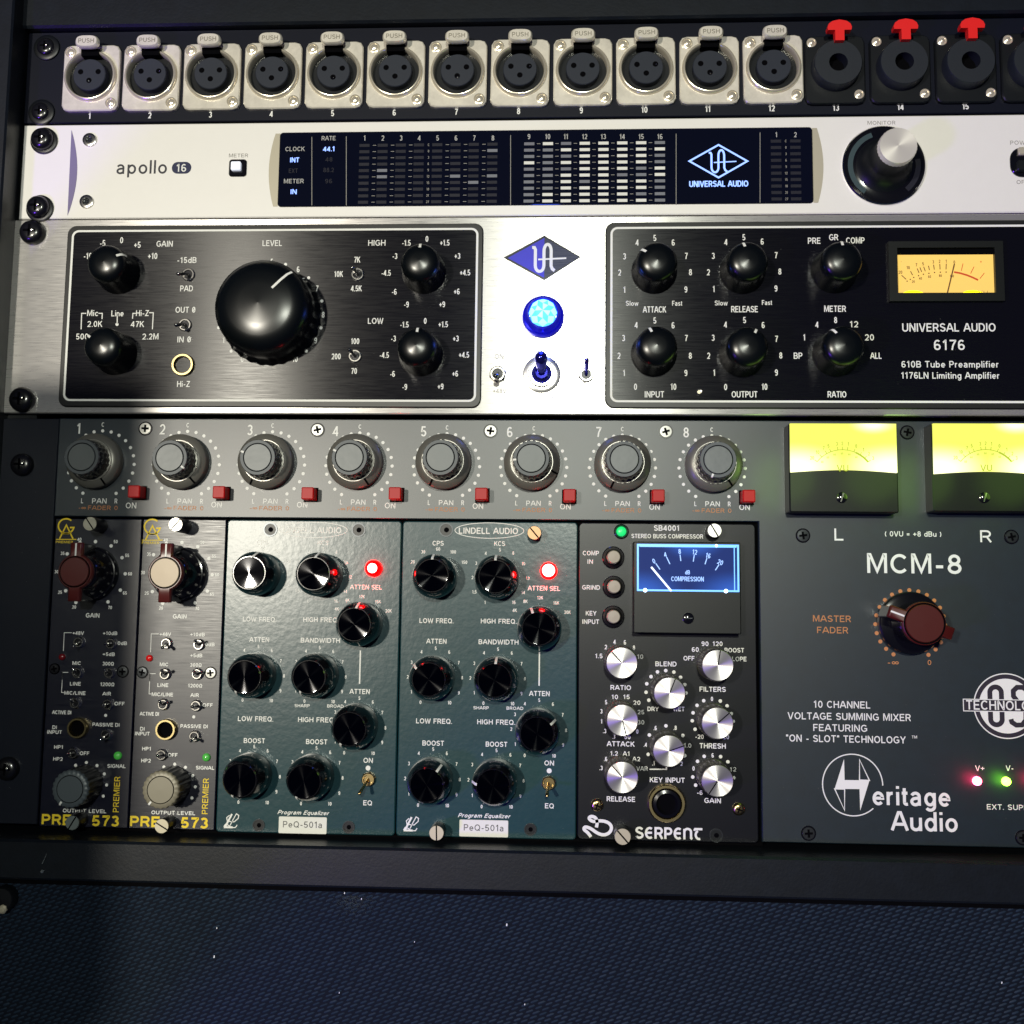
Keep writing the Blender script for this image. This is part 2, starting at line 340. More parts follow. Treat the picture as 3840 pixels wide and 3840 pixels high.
# ---------------------------------------------------------------- lettering: a plain grotesque drawn with strokes, cap height 1
def E_(cx, cy, rx, ry, a0, a1, n=12):
    return [(cx + rx * cos(radians(a0 + (a1 - a0) * i / n)), cy + ry * sin(radians(a0 + (a1 - a0) * i / n))) for i in range(n + 1)]
b_, t_, x_ = .065, .935, .68
FONT = {
 'A': (.70, [[(0, b_ - .06), (.30, t_), (.40, t_), (.70, b_ - .06)], [(.13, .33), (.57, .33)]]),
 'B': (.60, [[(.06, .5), (.06, b_), (.36, b_)] + E_(.36, .285, .19, .22, -90, 90) + [(.135, .505)], [(.06, .5), (.06, t_), (.34, t_)] + E_(.34, .72, .17, .215, 90, -90)]),
 'C': (.66, [E_(.35, .5, .30, .435, 42, 318, 22)]),
 'D': (.66, [[(.06, b_), (.06, t_), (.30, t_)] + E_(.30, .5, .30, .435, 90, -90) + ['c']]),
 'E': (.56, [[(.55, t_), (.06, t_), (.06, b_), (.56, b_)], [(.06, .52), (.50, .52)]]),
 'F': (.52, [[(.52, t_), (.06, t_), (.06, 0)], [(.06, .50), (.46, .50)]]),
 'G': (.70, [E_(.36, .5, .31, .435, 42, 300, 20) + [(.64, .20), (.64, .46), (.38, .46)]]),
 'H': (.64, [[(.06, 0), (.06, 1)], [(.58, 0), (.58, 1)], [(.06, .52), (.58, .52)]]),
 'I': (.14, [[(.07, 0), (.07, 1)]]),
 'J': (.46, [E_(.22, .26, .17, .20, 190, 360) + [(.39, 1)]]),
 'K': (.62, [[(.06, 0), (.06, 1)], [(.56, 1), (.08, .40)], [(.25, .60), (.60, 0)]]),
 'L': (.50, [[(.06, 1), (.06, b_), (.50, b_)]]),
 'M': (.78, [[(.06, 0), (.06, .97), (.12, .97), (.39, .10), (.66, .97), (.72, .97), (.72, 0)]]),
 'N': (.66, [[(.06, 0), (.06, .95), (.10, .95), (.56, .05), (.60, .05), (.60, 1)]]),
 'O': (.74, [E_(.37, .5, .31, .435, 0, 360, 28)[:-1] + ['c']]),
 'P': (.58, [[(.06, 0), (.06, t_), (.32, t_)] + E_(.32, .69, .20, .245, 90, -90) + [(.135, .445)]]),
 'Q': (.74, [E_(.37, .5, .31, .435, 0, 360, 28)[:-1] + ['c'], [(.44, .25), (.70, .0)]]),
 'R': (.62, [[(.06, 0), (.06, t_), (.34, t_)] + E_(.34, .70, .20, .235, 90, -90) + [(.135, .465)], [(.36, .46), (.58, 0)]]),
 'S': (.60, [E_(.30, .715, .23, .22, 20, 200, 12) + E_(.30, .285, .245, .22, 100, 60, 4)[:0] + [(.12, .60), (.26, .53), (.40, .46)] + E_(.30, .285, .245, .22, 45, -160, 14)]),
 'T': (.58, [[(0, t_), (.58, t_)], [(.29, 0), (.29, .9)]]),
 'U': (.64, [[(.06, 1)] + [(.06, .33)] + E_(.32, .33, .26, .27, 180, 360, 14) + [(.58, 1)]]),
 'V': (.66, [[(.03, 1), (.30, .04), (.36, .04), (.63, 1)]]),
 'W': (.92, [[(.03, 1), (.22, .04), (.27, .04), (.46, .95), (.65, .04), (.70, .04), (.89, 1)]]),
 'X': (.64, [[(.03, 1), (.61, 0)], [(.61, 1), (.03, 0)]]),
 'Y': (.64, [[(.03, 1), (.32, .44), (.61, 1)], [(.32, 0), (.32, .46)]]),
 'Z': (.58, [[(.04, t_), (.52, t_), (.05, b_), (.56, b_)]]),
 'a': (.52, [E_(.23, .47, .18, .18, 160, 0, 8) + [(.41, .0)], [(.41, .40), (.24, .38)] + E_(.22, .21, .17, .165, 90, 290, 10) + [(.41, .14)]]),
 'b': (.54, [[(.06, 0), (.06, 1)], E_(.27, .34, .20, .285, 160, -160, 16)]),
 'c': (.50, [E_(.27, .34, .21, .285, 40, 320, 16)]),
 'd': (.54, [[(.47, 0), (.47, 1)], E_(.26, .34, .20, .285, 20, 340, 16)]),
 'e': (.54, [[(.14, .35), (.475, .35)] + E_(.27, .34, .205, .285, 5, 318, 18)]),
 'f': (.30, [[(.13, 0), (.13, .80)] + E_(.24, .82, .11, .12, 180, 90, 5) + [(.30, .94)], [(0, .64), (.29, .64)]]),
 'g': (.54, [E_(.26, .34, .20, .285, 20, 340, 16), [(.47, .68), (.47, -.02)] + E_(.27, -.02, .20, .20, 0, -150, 8)]),
 'h': (.52, [[(.06, 0), (.06, 1)], [(.06, .42)] + E_(.26, .42, .19, .20, 150, 0, 8) + [(.45, 0)]]),
 'i': (.12, [[(.06, 0), (.06, .69)], [(.06, .86), (.06, 1)]]),
 'l': (.12, [[(.06, 0), (.06, 1)]]),
 'm': (.80, [[(.06, 0), (.06, .69)], [(.06, .44)] + E_(.23, .44, .165, .18, 150, 0, 8) + [(.395, 0)], [(.395, .44)] + E_(.56, .44, .165, .18, 150, 0, 8) + [(.725, 0)]]),
 'n': (.52, [[(.06, 0), (.06, .69)], [(.06, .42)] + E_(.26, .42, .19, .20, 150, 0, 8) + [(.45, 0)]]),
 'o': (.54, [E_(.27, .34, .21, .285, 0, 360, 20)[:-1] + ['c']]),
 'p': (.54, [[(.06, -.26), (.06, .69)], E_(.27, .34, .20, .285, 160, -160, 16)]),
 'q': (.54, [[(.47, -.26), (.47, .69)], E_(.26, .34, .20, .285, 20, 340, 16)]),
 'r': (.32, [[(.06, 0), (.06, .69)], [(.06, .42)] + E_(.25, .40, .19, .22, 150, 80, 5)]),
 's': (.46, [E_(.23, .485, .16, .145, 25, 200, 8) + [(.12, .38), (.23, .34), (.34, .30)] + E_(.23, .20, .175, .14, 40, -160, 9)]),
 't': (.28, [[(.12, .90), (.12, .16)] + E_(.22, .16, .10, .10, 180, 270, 4) + [(.28, .07)], [(0, .64), (.27, .64)]]),
 'u': (.52, [[(.06, .69), (.06, .27)] + E_(.25, .26, .19, .20, 180, 330, 8) + [(.46, .26)], [(.46, 0), (.46, .69)]]),
 'v': (.50, [[(.03, .69), (.23, .03), (.27, .03), (.47, .69)]]),
 'w': (.70, [[(.03, .69), (.17, .03), (.21, .03), (.35, .64), (.49, .03), (.53, .03), (.67, .69)]]),
 'x': (.48, [[(.03, .69), (.45, 0)], [(.45, .69), (.03, 0)]]),
 'z': (.46, [[(.03, .62), (.41, .62), (.04, .06), (.44, .06)]]),
 '0': (.56, [E_(.28, .5, .21, .435, 0, 360, 24)[:-1] + ['c']]),
 '1': (.40, [[(.06, .74), (.24, .95), (.26, .95), (.26, 0)]]),
 '2': (.56, [E_(.28, .67, .21, .26, 165, -25, 12) + [(.40, .42), (.09, b_), (.52, b_)]]),
 '3': (.56, [E_(.27, .725, .19, .21, 155, -80, 11), E_(.27, .29, .215, .225, 85, -155, 13)]),
 '4': (.58, [[(.42, 0), (.42, .98)], [(.40, .95), (.05, .28), (.56, .28)]]),
 '5': (.56, [[(.48, t_), (.14, t_), (.09, .50)] + E_(.27, .31, .215, .245, 130, -155, 13)]),
 '6': (.56, [E_(.29, .30, .205, .235, 0, 360, 18)[:-1] + ['c'], [(.085, .30), (.085, .58)] + E_(.30, .60, .215, .335, 180, 45, 9)]),
 '7': (.54, [[(.04, t_), (.50, t_), (.50, .90), (.30, .45), (.22, 0)]]),
 '8': (.56, [E_(.28, .725, .175, .21, 0, 360, 18)[:-1] + ['c'], E_(.28, .285, .21, .22, 0, 360, 18)[:-1] + ['c']]),
 '9': (.56, [E_(.27, .70, .205, .235, 0, 360, 18)[:-1] + ['c'], [(.475, .70), (.475, .42)] + E_(.26, .40, .215, .335, 0, -135, 9)]),
 '-': (.34, [[(.04, .36), (.32, .36)]]), '+': (.54, [[(.0, .44), (.54, .44)], [(.27, .14), (.27, .74)]]),
 '=': (.52, [[(.05, .52), (.47, .52)], [(.05, .30), (.47, .30)]]),
 '.': (.14, [[(.07, 0), (.07, .14)]]), ',': (.14, [[(.08, .14), (.08, 0), (.03, -.14)]]), '/': (.34, [[(.02, 0), (.32, 1)]]),
 '(': (.26, [E_(.42, .45, .33, .62, 130, 230, 8)]), ')': (.26, [E_(-.16, .45, .33, .62, 50, -50, 8)]),
 '"': (.26, [[(.06, .72), (.06, 1)], [(.20, .72), (.20, 1)]]), ' ': (.26, []),
 'Ω': (.74, [[(.05, b_), (.26, b_), (.26, .16)] + E_(.37, .55, .28, .385, 235, -55, 18) + [(.48, .16), (.48, b_), (.69, b_)]]),
 'Ø': (.56, [E_(.28, .5, .21, .435, 0, 360, 24)[:-1] + ['c'], [(.10, .12), (.46, .88)]]),
 '∞': (.90, [E_(.24, .42, .17, .20, 0, 360, 16)[:-1] + ['c'], E_(.64, .42, .17, .20, 0, 360, 16)[:-1] + ['c']]),
 'ε': (.62, [E_(.36, .5, .29, .435, 55, 305, 18), [(.08, .52), (.54, .52)]]),
 'ŋ': (.66, [[(.06, 0), (.06, .92)], [(.06, .66)] + E_(.32, .66, .26, .27, 150, 0, 10) + [(.58, .12), (.68, .05)]]),
 'ŧ': (.66, [[(.03, .78), (.10, .93), (.66, .93)], E_(.40, .42, .26, .36, 110, 290, 14)]),
}
PRINT = {}
def ink(unit, material, name='lettering'):
    return PRINT.setdefault((unit.name, name, material), (unit, MB()))[1]
def put(mb, s, a, b, h, w=None, c=0.06, rot=0.0, xs=0.86, bold=0.0, shear=0.0, gap=.14, weight=.15):
    """h = cap height in mm, centre (a, b); w = wanted width in mm; bold thickens the stroke"""
    x = 0; st = []
    for chx in s:
        g = FONT.get(chx) or FONT['-']
        for q in g[1]:
            closed = q[-1] == 'c'; pts = q[:-1] if closed else q
            st.append(([(p[0] + x, p[1]) for p in pts], closed))
        x += g[0] + gap
    tot = max(x - gap, .1); kx = (w / tot) if w else h * xs
    wt = (weight + bold * 1.6) * h; wt = min(wt, .30 * h)
    r = radians(rot); off = 0
    for pts, closed in st:
        o = []
        for px_, py_ in pts:
            u, v = (px_ - tot / 2) * kx + shear * (py_ - .5) * h, (py_ - .5) * h
            o.append((a + u * cos(r) - v * sin(r), b + u * sin(r) + v * cos(r)))
        mb.stroke(o, wt, c + off, closed=closed); off += .006
        if off > .03: off = 0
def T(unit, crop, rows, h, material='print_white', c=0.06, part_name='lettering', **kw):
    """rows of (string, x, y[, width[, height]]) measured in a crop"""
    mb = ink(unit, material, part_name)
    for r in rows:
        s, x, y = r[:3]; sc = SC(crop, x, y, c)
        w = r[3] * sc if len(r) > 3 and r[3] else None
        hh = (r[4] if len(r) > 4 else h) * sc
        a, b = P(crop, x, y, c); put(mb, s, a, b, hh, w, c, **kw)
def line(unit, crop, pts, w, material='print_white', c=0.06, name='lettering', closed=False):
    sc = SC(crop, *pts[0], c)
    ink(unit, material, name).stroke([P(crop, x, y, c) for x, y in pts], w * sc, c, closed=closed)
def dots(unit, crop, pts, r, material='print_white', c=0.06, name='lettering'):
    for x, y in pts:
        a, b = P(crop, x, y, c); ink(unit, material, name).disc(a, b, r * SC(crop, x, y, c), c, 12)
def flush_print():
    for (un, name, m), (unit, mb) in PRINT.items():
        if mb.v:
            o = part(name, mb, m, unit, smooth=0)
            if 'lettering' in name or name in ('scale_marks', 'number', 'channel_number', 'meter_scale'): o['kind'] = 'stuff'
    PRINT.clear()
def place(unit, crop, x, y, h):
    return P(crop, x, y, h)

def glow(name, a, b, c, power, color, size=4.0):  # point lamp added ahead of a lit part to spread its light
    l = bpy.data.lights.new(name, 'POINT'); l.energy = power; l.color = color; l.shadow_soft_size = size * MM
    o = bpy.data.objects.new(name, l); col.objects.link(o); o.location = W(a, b, c)
# ---------------------------------------------------------------- small hardware
def cross_recess(r, d=0.12, w=0.26):
    m = MB(); k = r * w / 2; L = r * 0.62
    for q in (0, 1):
        pts = [(-L, -k), (L, -k), (L, k), (-L, k)] if q == 0 else [(-k, -L), (k, -L), (k, L), (-k, L)]
        m.flat(pts, 0.0 if q == 0 else 0.01)
    return m
def screw(parent, a, b, c, r, h, material='black_screw', rot=20, name='screw', recess='dark_inside', sub=True, ring=None):
    def build():
        return MB().lathe([(r, 0), (r, h * 0.35), (r * 0.93, h * 0.68), (r * 0.72, h * 0.93), (r * 0.45, h), (0, h)], 28).mesh('screw', material)
    o = link(name, shared(('screw', r, h, material), build), parent, (a, b, c), rot)
    def cr():
        return cross_recess(r * 0.9).mesh('cross_slot', recess, 0)
    if sub: link('cross_slot', shared(('cr', r, recess), cr), o, (0, 0, h + 0.03))
    return o
def thumb_screw(parent, a, b, r, h, ang, cap='ivory_metal', body='steel'):
    def bd(): return MB().lathe([(r * 1.0, 0), (r * 1.0, h - 0.4), (r * 0.95, h), (0, h)], 30,
                                mod=lambda k, i, n: 1 - (0.035 if (i % 2 and k < 2) else 0)).mesh('thumb_screw', body)
    o = link('thumb_screw', shared(('ts', r, h, body), bd), parent, (a, b, 0), ang)
    def cp(): return MB().lathe([(r * 0.96, 0), (r * 0.93, 0.25), (0, 0.25)], 30).mesh('screw_head', cap)
    link('screw_head', shared(('tc', r, cap), cp), o, (0, 0, h))
    def sl(): return MB().box(-r * 0.93, r * 0.93, -r * 0.09, r * 0.09, 0, 0.05).mesh('slot', 'dark_inside', 0)
    link('slot', shared(('sl', r), sl), o, (0, 0, h + 0.24))
    return o
mat('ivory_metal', (0.55, 0.50, 0.38), 0.38, 0.5)
mat('dull_metal', (0.16, 0.19, 0.19), 0.45, 0.4)
mat('bright_metal', (0.85, 0.84, 0.78), 0.35, 0.5)
mat('body_black', (0.010, 0.010, 0.014), 0.30, 0.3)
def mount_hole(parent, a, b, r, material='black_plastic'):
    def bd(): return MB().ring(0, 0, r * 0.82, r, 0, 0.35, 28).mesh('mounting_hole', 'steel_dark')
    o = link('mounting_hole', shared(('mh', r), bd), parent, (a, b, 0))
    def ins(): return MB().disc(0, 0, r * 0.84, 0, 24).mesh('countersink', material, 0)
    link('countersink', shared(('cs', r, material), ins), o, (0, 0, 0.08))
    def hole(): return MB().disc(0, 0, r * 0.36, 0, 20).mesh('bore', 'dark_inside', 0)
    link('bore', shared(('bo', r), hole), o, (r * 0.05, 0, 0.12))
mat('steel_dark', (0.05, 0.055, 0.06), 0.3, 0.7)
def toggle(parent, a, b, r, tip, tipr=0.75, nut='steel', lever='steel', hexa=False, body='body_black'):
    """bushing with nut, lever leaning to tip = (da, db, height)"""
    key = ('tg', r, nut, hexa)
    def bd():
        m = MB().lathe([(r * 1.12, 0), (r * 1.12, 0.5), (r, 0.7)], 6 if hexa else 28, close=False)
        m.lathe([(r, 0), (r, 1.5), (r * 0.88, 1.8), (r * 0.72, 1.8), (r * 0.66, 0.9)], 28, close=False)
        return m.mesh('toggle_switch', nut)
    o = link('toggle_switch', shared(key, bd), parent, (a, b, 0), 12)
    def well(): return MB().disc(0, 0, r * 0.70, 0, 20).mesh('bushing', body, 0)
    link('bushing', shared(('well', r, body), well), o, (0, 0, 1.0))
    t = radians(12); da, db, h = tip
    x, y = da * cos(t) - db * sin(t), da * sin(t) + db * cos(t)     # undo the 12 degree turn of the nut
    m = MB().tube([(0, 0, 0.9), (x * 0.45, y * 0.45, 0.9 + (h - 0.9) * 0.5), (x * 0.85, y * 0.85, 0.9 + (h - 0.9) * 0.86), (x, y, h), (x * 1.06, y * 1.06, h + tipr * 0.7)],
                  [tipr * 0.75, tipr * 0.80, tipr * 1.0, tipr * 1.0, tipr * 0.45], 12)
    link('lever', m.mesh('lever', lever, 60), o, (0, 0, 0))
    return o
def jack(parent, a, b, r, h, ring='brass_gold', name='jack_socket'):
    def bd(): return MB().lathe([(r, 0), (r, h * 0.7), (r * 0.94, h), (r * 0.78, h), (r * 0.70, h * 0.6), (r * 0.70, 0.1)], 36, close=False).mesh(name, ring)
    o = link(name, shared(('jk', r, h, ring), bd), parent, (a, b, 0))
    def bo(): return MB().disc(0, 0, r * 0.74, 0, 28).mesh('socket_bore', 'dark_inside', 0)
    link('socket_bore', shared(('jb', r), bo), o, (0, 0, 0.15))
    return o
def led(parent, a, b, r, material, h=None, bezel=None):
    h = h or r * 0.9
    def bd(): return MB().lathe([(r, 0), (r, h * 0.4), (r * 0.85, h * 0.75), (r * 0.5, h * 0.95), (0, h)], 24).mesh('indicator_lamp', material, 60)
    o = link('indicator_lamp', shared(('led', r, material, h), bd), parent, (a, b, 0))
    if bezel:
        def bz(): return MB().lathe([(r * bezel, 0), (r * bezel, 0.8), (r * bezel * 0.86, 1.0), (r * 1.02, 0.5)], 28, close=False).mesh('bezel', 'black_gloss')
        link('bezel', shared(('bz', r, bezel), bz), o, (0, 0, 0))
    return o
def pointer_on(prof, w, off=0.12, i0=0, i1=None, start=0.0):
    """raised white line that runs up the profile towards the middle at azimuth 0"""
    pr = prof[i0:i1]; vs = []; n = len(pr)
    for r, h in pr:
        vs += [(-w / 2, r + off * 0.7, h + off), (w / 2, r + off * 0.7, h + off)]
    fs = [(2 * i, 2 * i + 1, 2 * i + 3, 2 * i + 2) for i in range(n - 1)]
    return MB().add(vs, [tuple(reversed(f)) for f in fs])

# knobs -----------------------------------------------------------
def knob_dome(unit, crop, x, y, ang, r0=9.7, r1=8.3, h=16.5):
    """black glossy knob with domed top and flared skirt"""
    a, b = P(crop, x, y, h * 0.86)
    prof = [(r0, 0), (r0, 1.2), (r0 * 0.985, 2.0), (r0 * 0.95, 4.0), (r1 * 1.04, h * 0.66), (r1 * 1.01, h * 0.78), (r1 * 0.97, h * 0.845), (r1 * 0.88, h * 0.90),
            (r1 * 0.70, h * 0.95), (r1 * 0.42, h * 0.985), (0, h)]
    k = (r0, r1, h)
    o = link('knob', shared(('kd',) + k, lambda: MB().lathe(prof, 56).mesh('knob', 'dome_black', 50)), unit, (a, b, 0.02), ang)
    link('pointer', shared(('kdp',) + k, lambda: pointer_on(prof, 1.05, 0.09, 4, 9).mesh('pointer', 'print_white', 60)), o)
def knob_level(unit, crop, x, y, ang, r0=22.5, r1=20.0, h=21):
    a, b = P(crop, x, y, h * 0.9)
    prof = [(r0, 0), (r0, 1.0), (r0 * 0.985, 2.6), (r0 * 0.93, 4.4), (r1 * 1.05, 9), (r1 * 1.02, h * 0.70), (r1 * 0.97, h * 0.80), (r1 * 0.86, h * 0.89), (r1 * 0.68, h * 0.945), (r1 * 0.42, h * 0.98), (0, h)]
    md = lambda k, i, n: 1 - (0.022 * (0.5 + 0.5 * cos(2 * pi * i * 28 / n)) if k < 4 else 0)
    o = link('knob', MB().lathe(prof, 168, mod=md).mesh('knob', 'dome_black', 50), unit, (a, b, 0.02), ang)
    o['label'] = 'big black domed knob with scalloped skirt'
    link('pointer', pointer_on(prof, 1.0, 0.1, 6, 10).mesh('pointer', 'print_white', 60), o)
    link('skirt_mark', pointer_on(prof, 0.5, 0.1, 2, 4).mesh('skirt_mark', 'print_white', 60), o)
def knob_spun(unit, crop, x, y, ang, r0=9.35, r1=6.6, h=14.5, pointer=True):
    """black knob with a spun metal top"""
    a, b = P(crop, x, y, h)
    prof = [(r0, 0.6), (r0, 3.0), (r0 * 0.99, 7.0), (r0 * 0.965, 9.0), (r0 * 0.90, 10.6), (r1 * 1.10, h - 0.5), (r1 * 1.04, h), (0, h)]
    o = link('knob', shared(('ks', r0, r1, h), lambda: MB().lathe(prof, 48).mesh('knob', 'black_gloss', 40)), unit, (a, b, 0), ang)
    link('top_disc', shared(('ksd', r1), lambda: MB().lathe([(r1, 0), (r1 * 0.97, 0.25), (r1 * 0.93, 0.22), (0, 0.22)], 64).mesh('top_disc', 'spun_black', 30)), o, (0, 0, h))
    if pointer: link('pointer', shared(('ksp', r0, r1, h), lambda: pointer_on([(r0 * 0.97, 8.8), (r0 * 0.90, 10.6), (r1 * 1.10, h - 0.5), (r1 * 0.99, h + 0.1)], 1.0, 0.14).mesh('pointer', 'print_white', 60)), o)
def knob_silver(unit, crop, x, y, ang, r0=6.7, r1=6.25, h=14.0):
    a, b = P(crop, x, y, h)
    prof = [(r0 * 1.02, 0.4), (r0 * 1.02, 1.0), (r0, 1.2), (r0, h - 1.6), (r1, h - 0.4)]
    md = lambda k, i, n: 1 - (0.03 if (i % 2 and k in (2, 3)) else 0)
    o = link('knob', shared(('kv',), lambda: MB().lathe(prof + [(0, h - 0.4)], 72, mod=md).mesh('knob', 'knurl_side', 20)), unit, (a, b, 0), ang)
    link('top_disc', shared(('kvd',), lambda: MB().lathe([(r1, 0), (r1 * 0.97, 0.4), (0, 0.4)], 64).mesh('top_disc', 'spun_silver', 30)), o, (0, 0, h - 0.4))
    link('pointer', shared(('kvp',), lambda: MB().box(-0.22, 0.22, 0.2, r1 * 0.98, 0, 0.06).mesh('pointer', 'dark_inside', 0)), o, (0, 0, h + 0.01))
def knob_fader(unit, crop, x, y, sang, cang, lever_mat='grey_cap'):
    """grey dual knob: wide skirt ring below, scalloped metal cap above"""
    h = 14.5
    a, b = P(crop, x, y, h)
    skirt = [(12.0, 0.5), (12.0, 3.6), (11.7, 4.2), (8.6, 5.6)]
    o = link('dual_knob', shared('kf0', lambda: MB().lathe(skirt, 56).mesh('dual_knob', 'grey_skirt', 40)), unit, (a, b, 0), 0)
    link('chrome_ring', shared('kf1', lambda: MB().lathe([(9.1, 0), (9.0, 0.35), (8.75, 0.35)], 56, close=False).mesh('chrome_ring', 'ring_metal', 40)), o, (0, 0, 5.42))
    md = lambda k, i, n: 1 - (0.045 * (0.5 + 0.5 * cos(2 * pi * i * 22 / n)))
    link('knob_body', shared('kf2', lambda: MB().lathe([(8.3, 0), (8.25, 3.0), (7.9, h - 7.2), (7.7, h - 6.4)], 132, mod=md).mesh('knob_body', 'black_gloss', 40)), o, (0, 0, 5.5))
    link('cap', shared('kf3' + lever_mat, lambda: MB().lathe([(7.75, 0), (7.7, 0.7), (7.35, 1.1), (6.15, 1.1), (6.05, 0.8), (5.85, 0.8), (5.7, 1.15)], 132,
         mod=lambda k, i, n: 1 - (0.045 * (0.5 + 0.5 * cos(2 * pi * i * 22 / n)) if k < 2 else 0), close=False).mesh('cap', lever_mat, 40)), o, (0, 0, h - 1.1))
    link('cap_disc', shared('kf4', lambda: MB().lathe([(5.72, 0), (5.6, 0.1), (0, 0.1)], 48).mesh('cap_disc', 'grey_disc', 30)), o, (0, 0, h))
    link('groove', shared('kf6', lambda: MB().ring(0, 0, 5.75, 6.1, 0, 0.02, 48).mesh('groove', 'dark_inside', 0)), o, (0, 0, h - 0.25))
    if sang is not None: link('skirt_pointer', shared('kf5', lambda: pointer_on([(12.0, 3.7), (11.7, 4.2), (8.7, 5.55)], 0.85, 0.1).mesh('skirt_pointer', 'dark_inside', 60)), o, rot=sang)
    if cang is not None: link('cap_pointer', shared('kf7', lambda: pointer_on([(7.75, 0), (7.7, 0.75), (7.3, 1.15), (6.2, 1.15)], 0.8, 0.1).mesh('cap_pointer', 'print_white', 60)), o, (0, 0, h - 1.1), rot=cang)
def bar_outline(r, w, L1, L2, n=20):
    """circle of radius r with an arm of half-width w on each side, reaching L1 up and L2 down"""
    pts = []; t0 = math.asin(w / r)
    for i in range(n + 1):
        t = t0 + (pi - 2 * t0) * i / n; pts.append((r * sin(t), r * cos(t)))
    pts += [(w, -L2 + 0.3), (w - 0.3, -L2), (-w + 0.3, -L2), (-w, -L2 + 0.3)]
    for i in range(n + 1):
        t = pi + t0 + (pi - 2 * t0) * i / n; pts.append((r * sin(t), r * cos(t)))
    pts += [(-w, L1 - 0.3), (-w + 0.3, L1), (w - 0.3, L1), (w, L1 - 0.3)]
    return list(reversed(pts))
def knob_wing(unit, crop, x, y, ang, disc='maroon', r=7.4, w=2.6, L1=12.3, L2=12.3, h=17.0, skirt=11.5, red='maroon', line_=True, inlay=6.1, barrel=True):
    a, b = P(crop, x, y, h)
    base = MB().lathe([(skirt, 0.3), (skirt, 3.2), (skirt * 0.97, 3.9), (r * 1.25, 4.4), (0, 4.4)], 56)
    o = link('wing_knob', shared(('kw', skirt, r), lambda: base.mesh('wing_knob', 'black_gloss', 40)), unit, (a, b, 0), ang)
    pts = bar_outline(r * 0.97, w * 0.97, L1 * 0.97, L2 * 0.97)
    def body():
        q = MB().prism(pts, 0, h - 6.6)
        if barrel: q.lathe([(skirt * .93, -.6), (skirt * .90, 1.5), (skirt * .80, 5.0), (r * 1.02, h - 7.4), (r * .9, h - 6.8)], 48, mod=lambda k, i, n: 1)
        return q.mesh('knob_body', 'black_gloss', 40)
    link('knob_body', shared(('kwb', r, w, L1, L2, h, barrel), body), o, (0, 0, 4.4))
    pts2 = bar_outline(r, w, L1, L2); pts3 = bar_outline(r * 0.93, w * 0.78, L1 * 0.96, L2 * 0.96)
    link('cap', shared(('kwc', r, w, L1, L2, red), lambda: MB().prism(pts2, 0, 2.2, 0.6, pts3).mesh('cap', red, 45)), o, (0, 0, h - 2.2))
    link('groove', shared(('kwg', inlay), lambda: MB().ring(0, 0, inlay * 0.98, inlay * 1.08, 0, 0.02, 40).mesh('groove', 'dark_inside', 0)), o, (0, 0, h + 0.03))
    link('cap_disc', shared(('kwd', inlay, disc), lambda: MB().lathe([(inlay, 0), (inlay * 0.96, 0.45), (0, 0.5)], 44).mesh('cap_disc', disc, 40)), o, (0, 0, h))
    if line_: link('pointer', shared(('kwp', r, L1), lambda: MB().box(-0.35, 0.35, inlay * 1.1, L1 * 0.97, 0, 0.08).mesh('pointer', 'print_white', 0)), o, (0, 0, h + 0.03))
def knob_fluted(unit, crop, x, y, ang, cap, h=13.5, r=8.0):
    """tall fluted output knob with broad scalloped cap"""
    a, b = P(crop, x, y, h)
    md = lambda k, i, n: 1 - 0.05 * (0.5 + 0.5 * cos(2 * pi * i * 22 / n))
    o = link('fluted_knob', shared('kfl', lambda: MB().lathe([(r, 0.3), (r * 0.98, h * 0.5), (r * 0.95, h - 1.4)], 132, mod=md).mesh('fluted_knob', 'body_black', 50)), unit, (a, b, 0), ang)
    link('cap', shared('kflc' + cap, lambda: MB().lathe([(r * 0.985, 0), (r * 0.97, 0.9), (r * 0.92, 1.3), (r * 0.72, 1.4), (r * 0.70, 1.2), (r * 0.68, 1.2), (r * 0.66, 1.45), (0, 1.5)], 132,
         mod=lambda k, i, n: 1 - (0.05 * (0.5 + 0.5 * cos(2 * pi * i * 22 / n)) if k < 3 else 0)).mesh('cap', cap, 50)), o, (0, 0, h - 1.4))
    link('groove', shared('kflg', lambda: MB().ring(0, 0, r * 0.665, r * 0.70, 0, 0.02, 44).mesh('groove', 'dark_inside', 0)), o, (0, 0, h - 0.05))
    link('pointer', shared('kflp', lambda: pointer_on([(r * 0.985, 0), (r * 0.97, 0.9), (r * 0.92, 1.3), (r * 0.74, 1.4)], 0.8, 0.12).mesh('pointer', 'print_white', 60)), o, (0, 0, h - 1.4))
def push_cap(unit, crop, x, y, hw, h, material, name='push_button', well=1.2):
    a, b = P(crop, x, y, h)
    o = link(name, shared((name, hw, h, material), lambda: MB().box(-hw, hw, -hw, hw, 0, h, 0.45, 0.6).mesh(name, material, 40)), unit, (a, b, 0.05))
    link('button_well', shared(('bw', hw, well), lambda: MB().box(-hw - well * 0.4, hw + well * 0.4, -hw - well * 0.4, hw + well * 0.4, 0, 0.1).mesh('button_well', 'dark_inside', 0)), o, (0, 0, 0))

U = 44.45
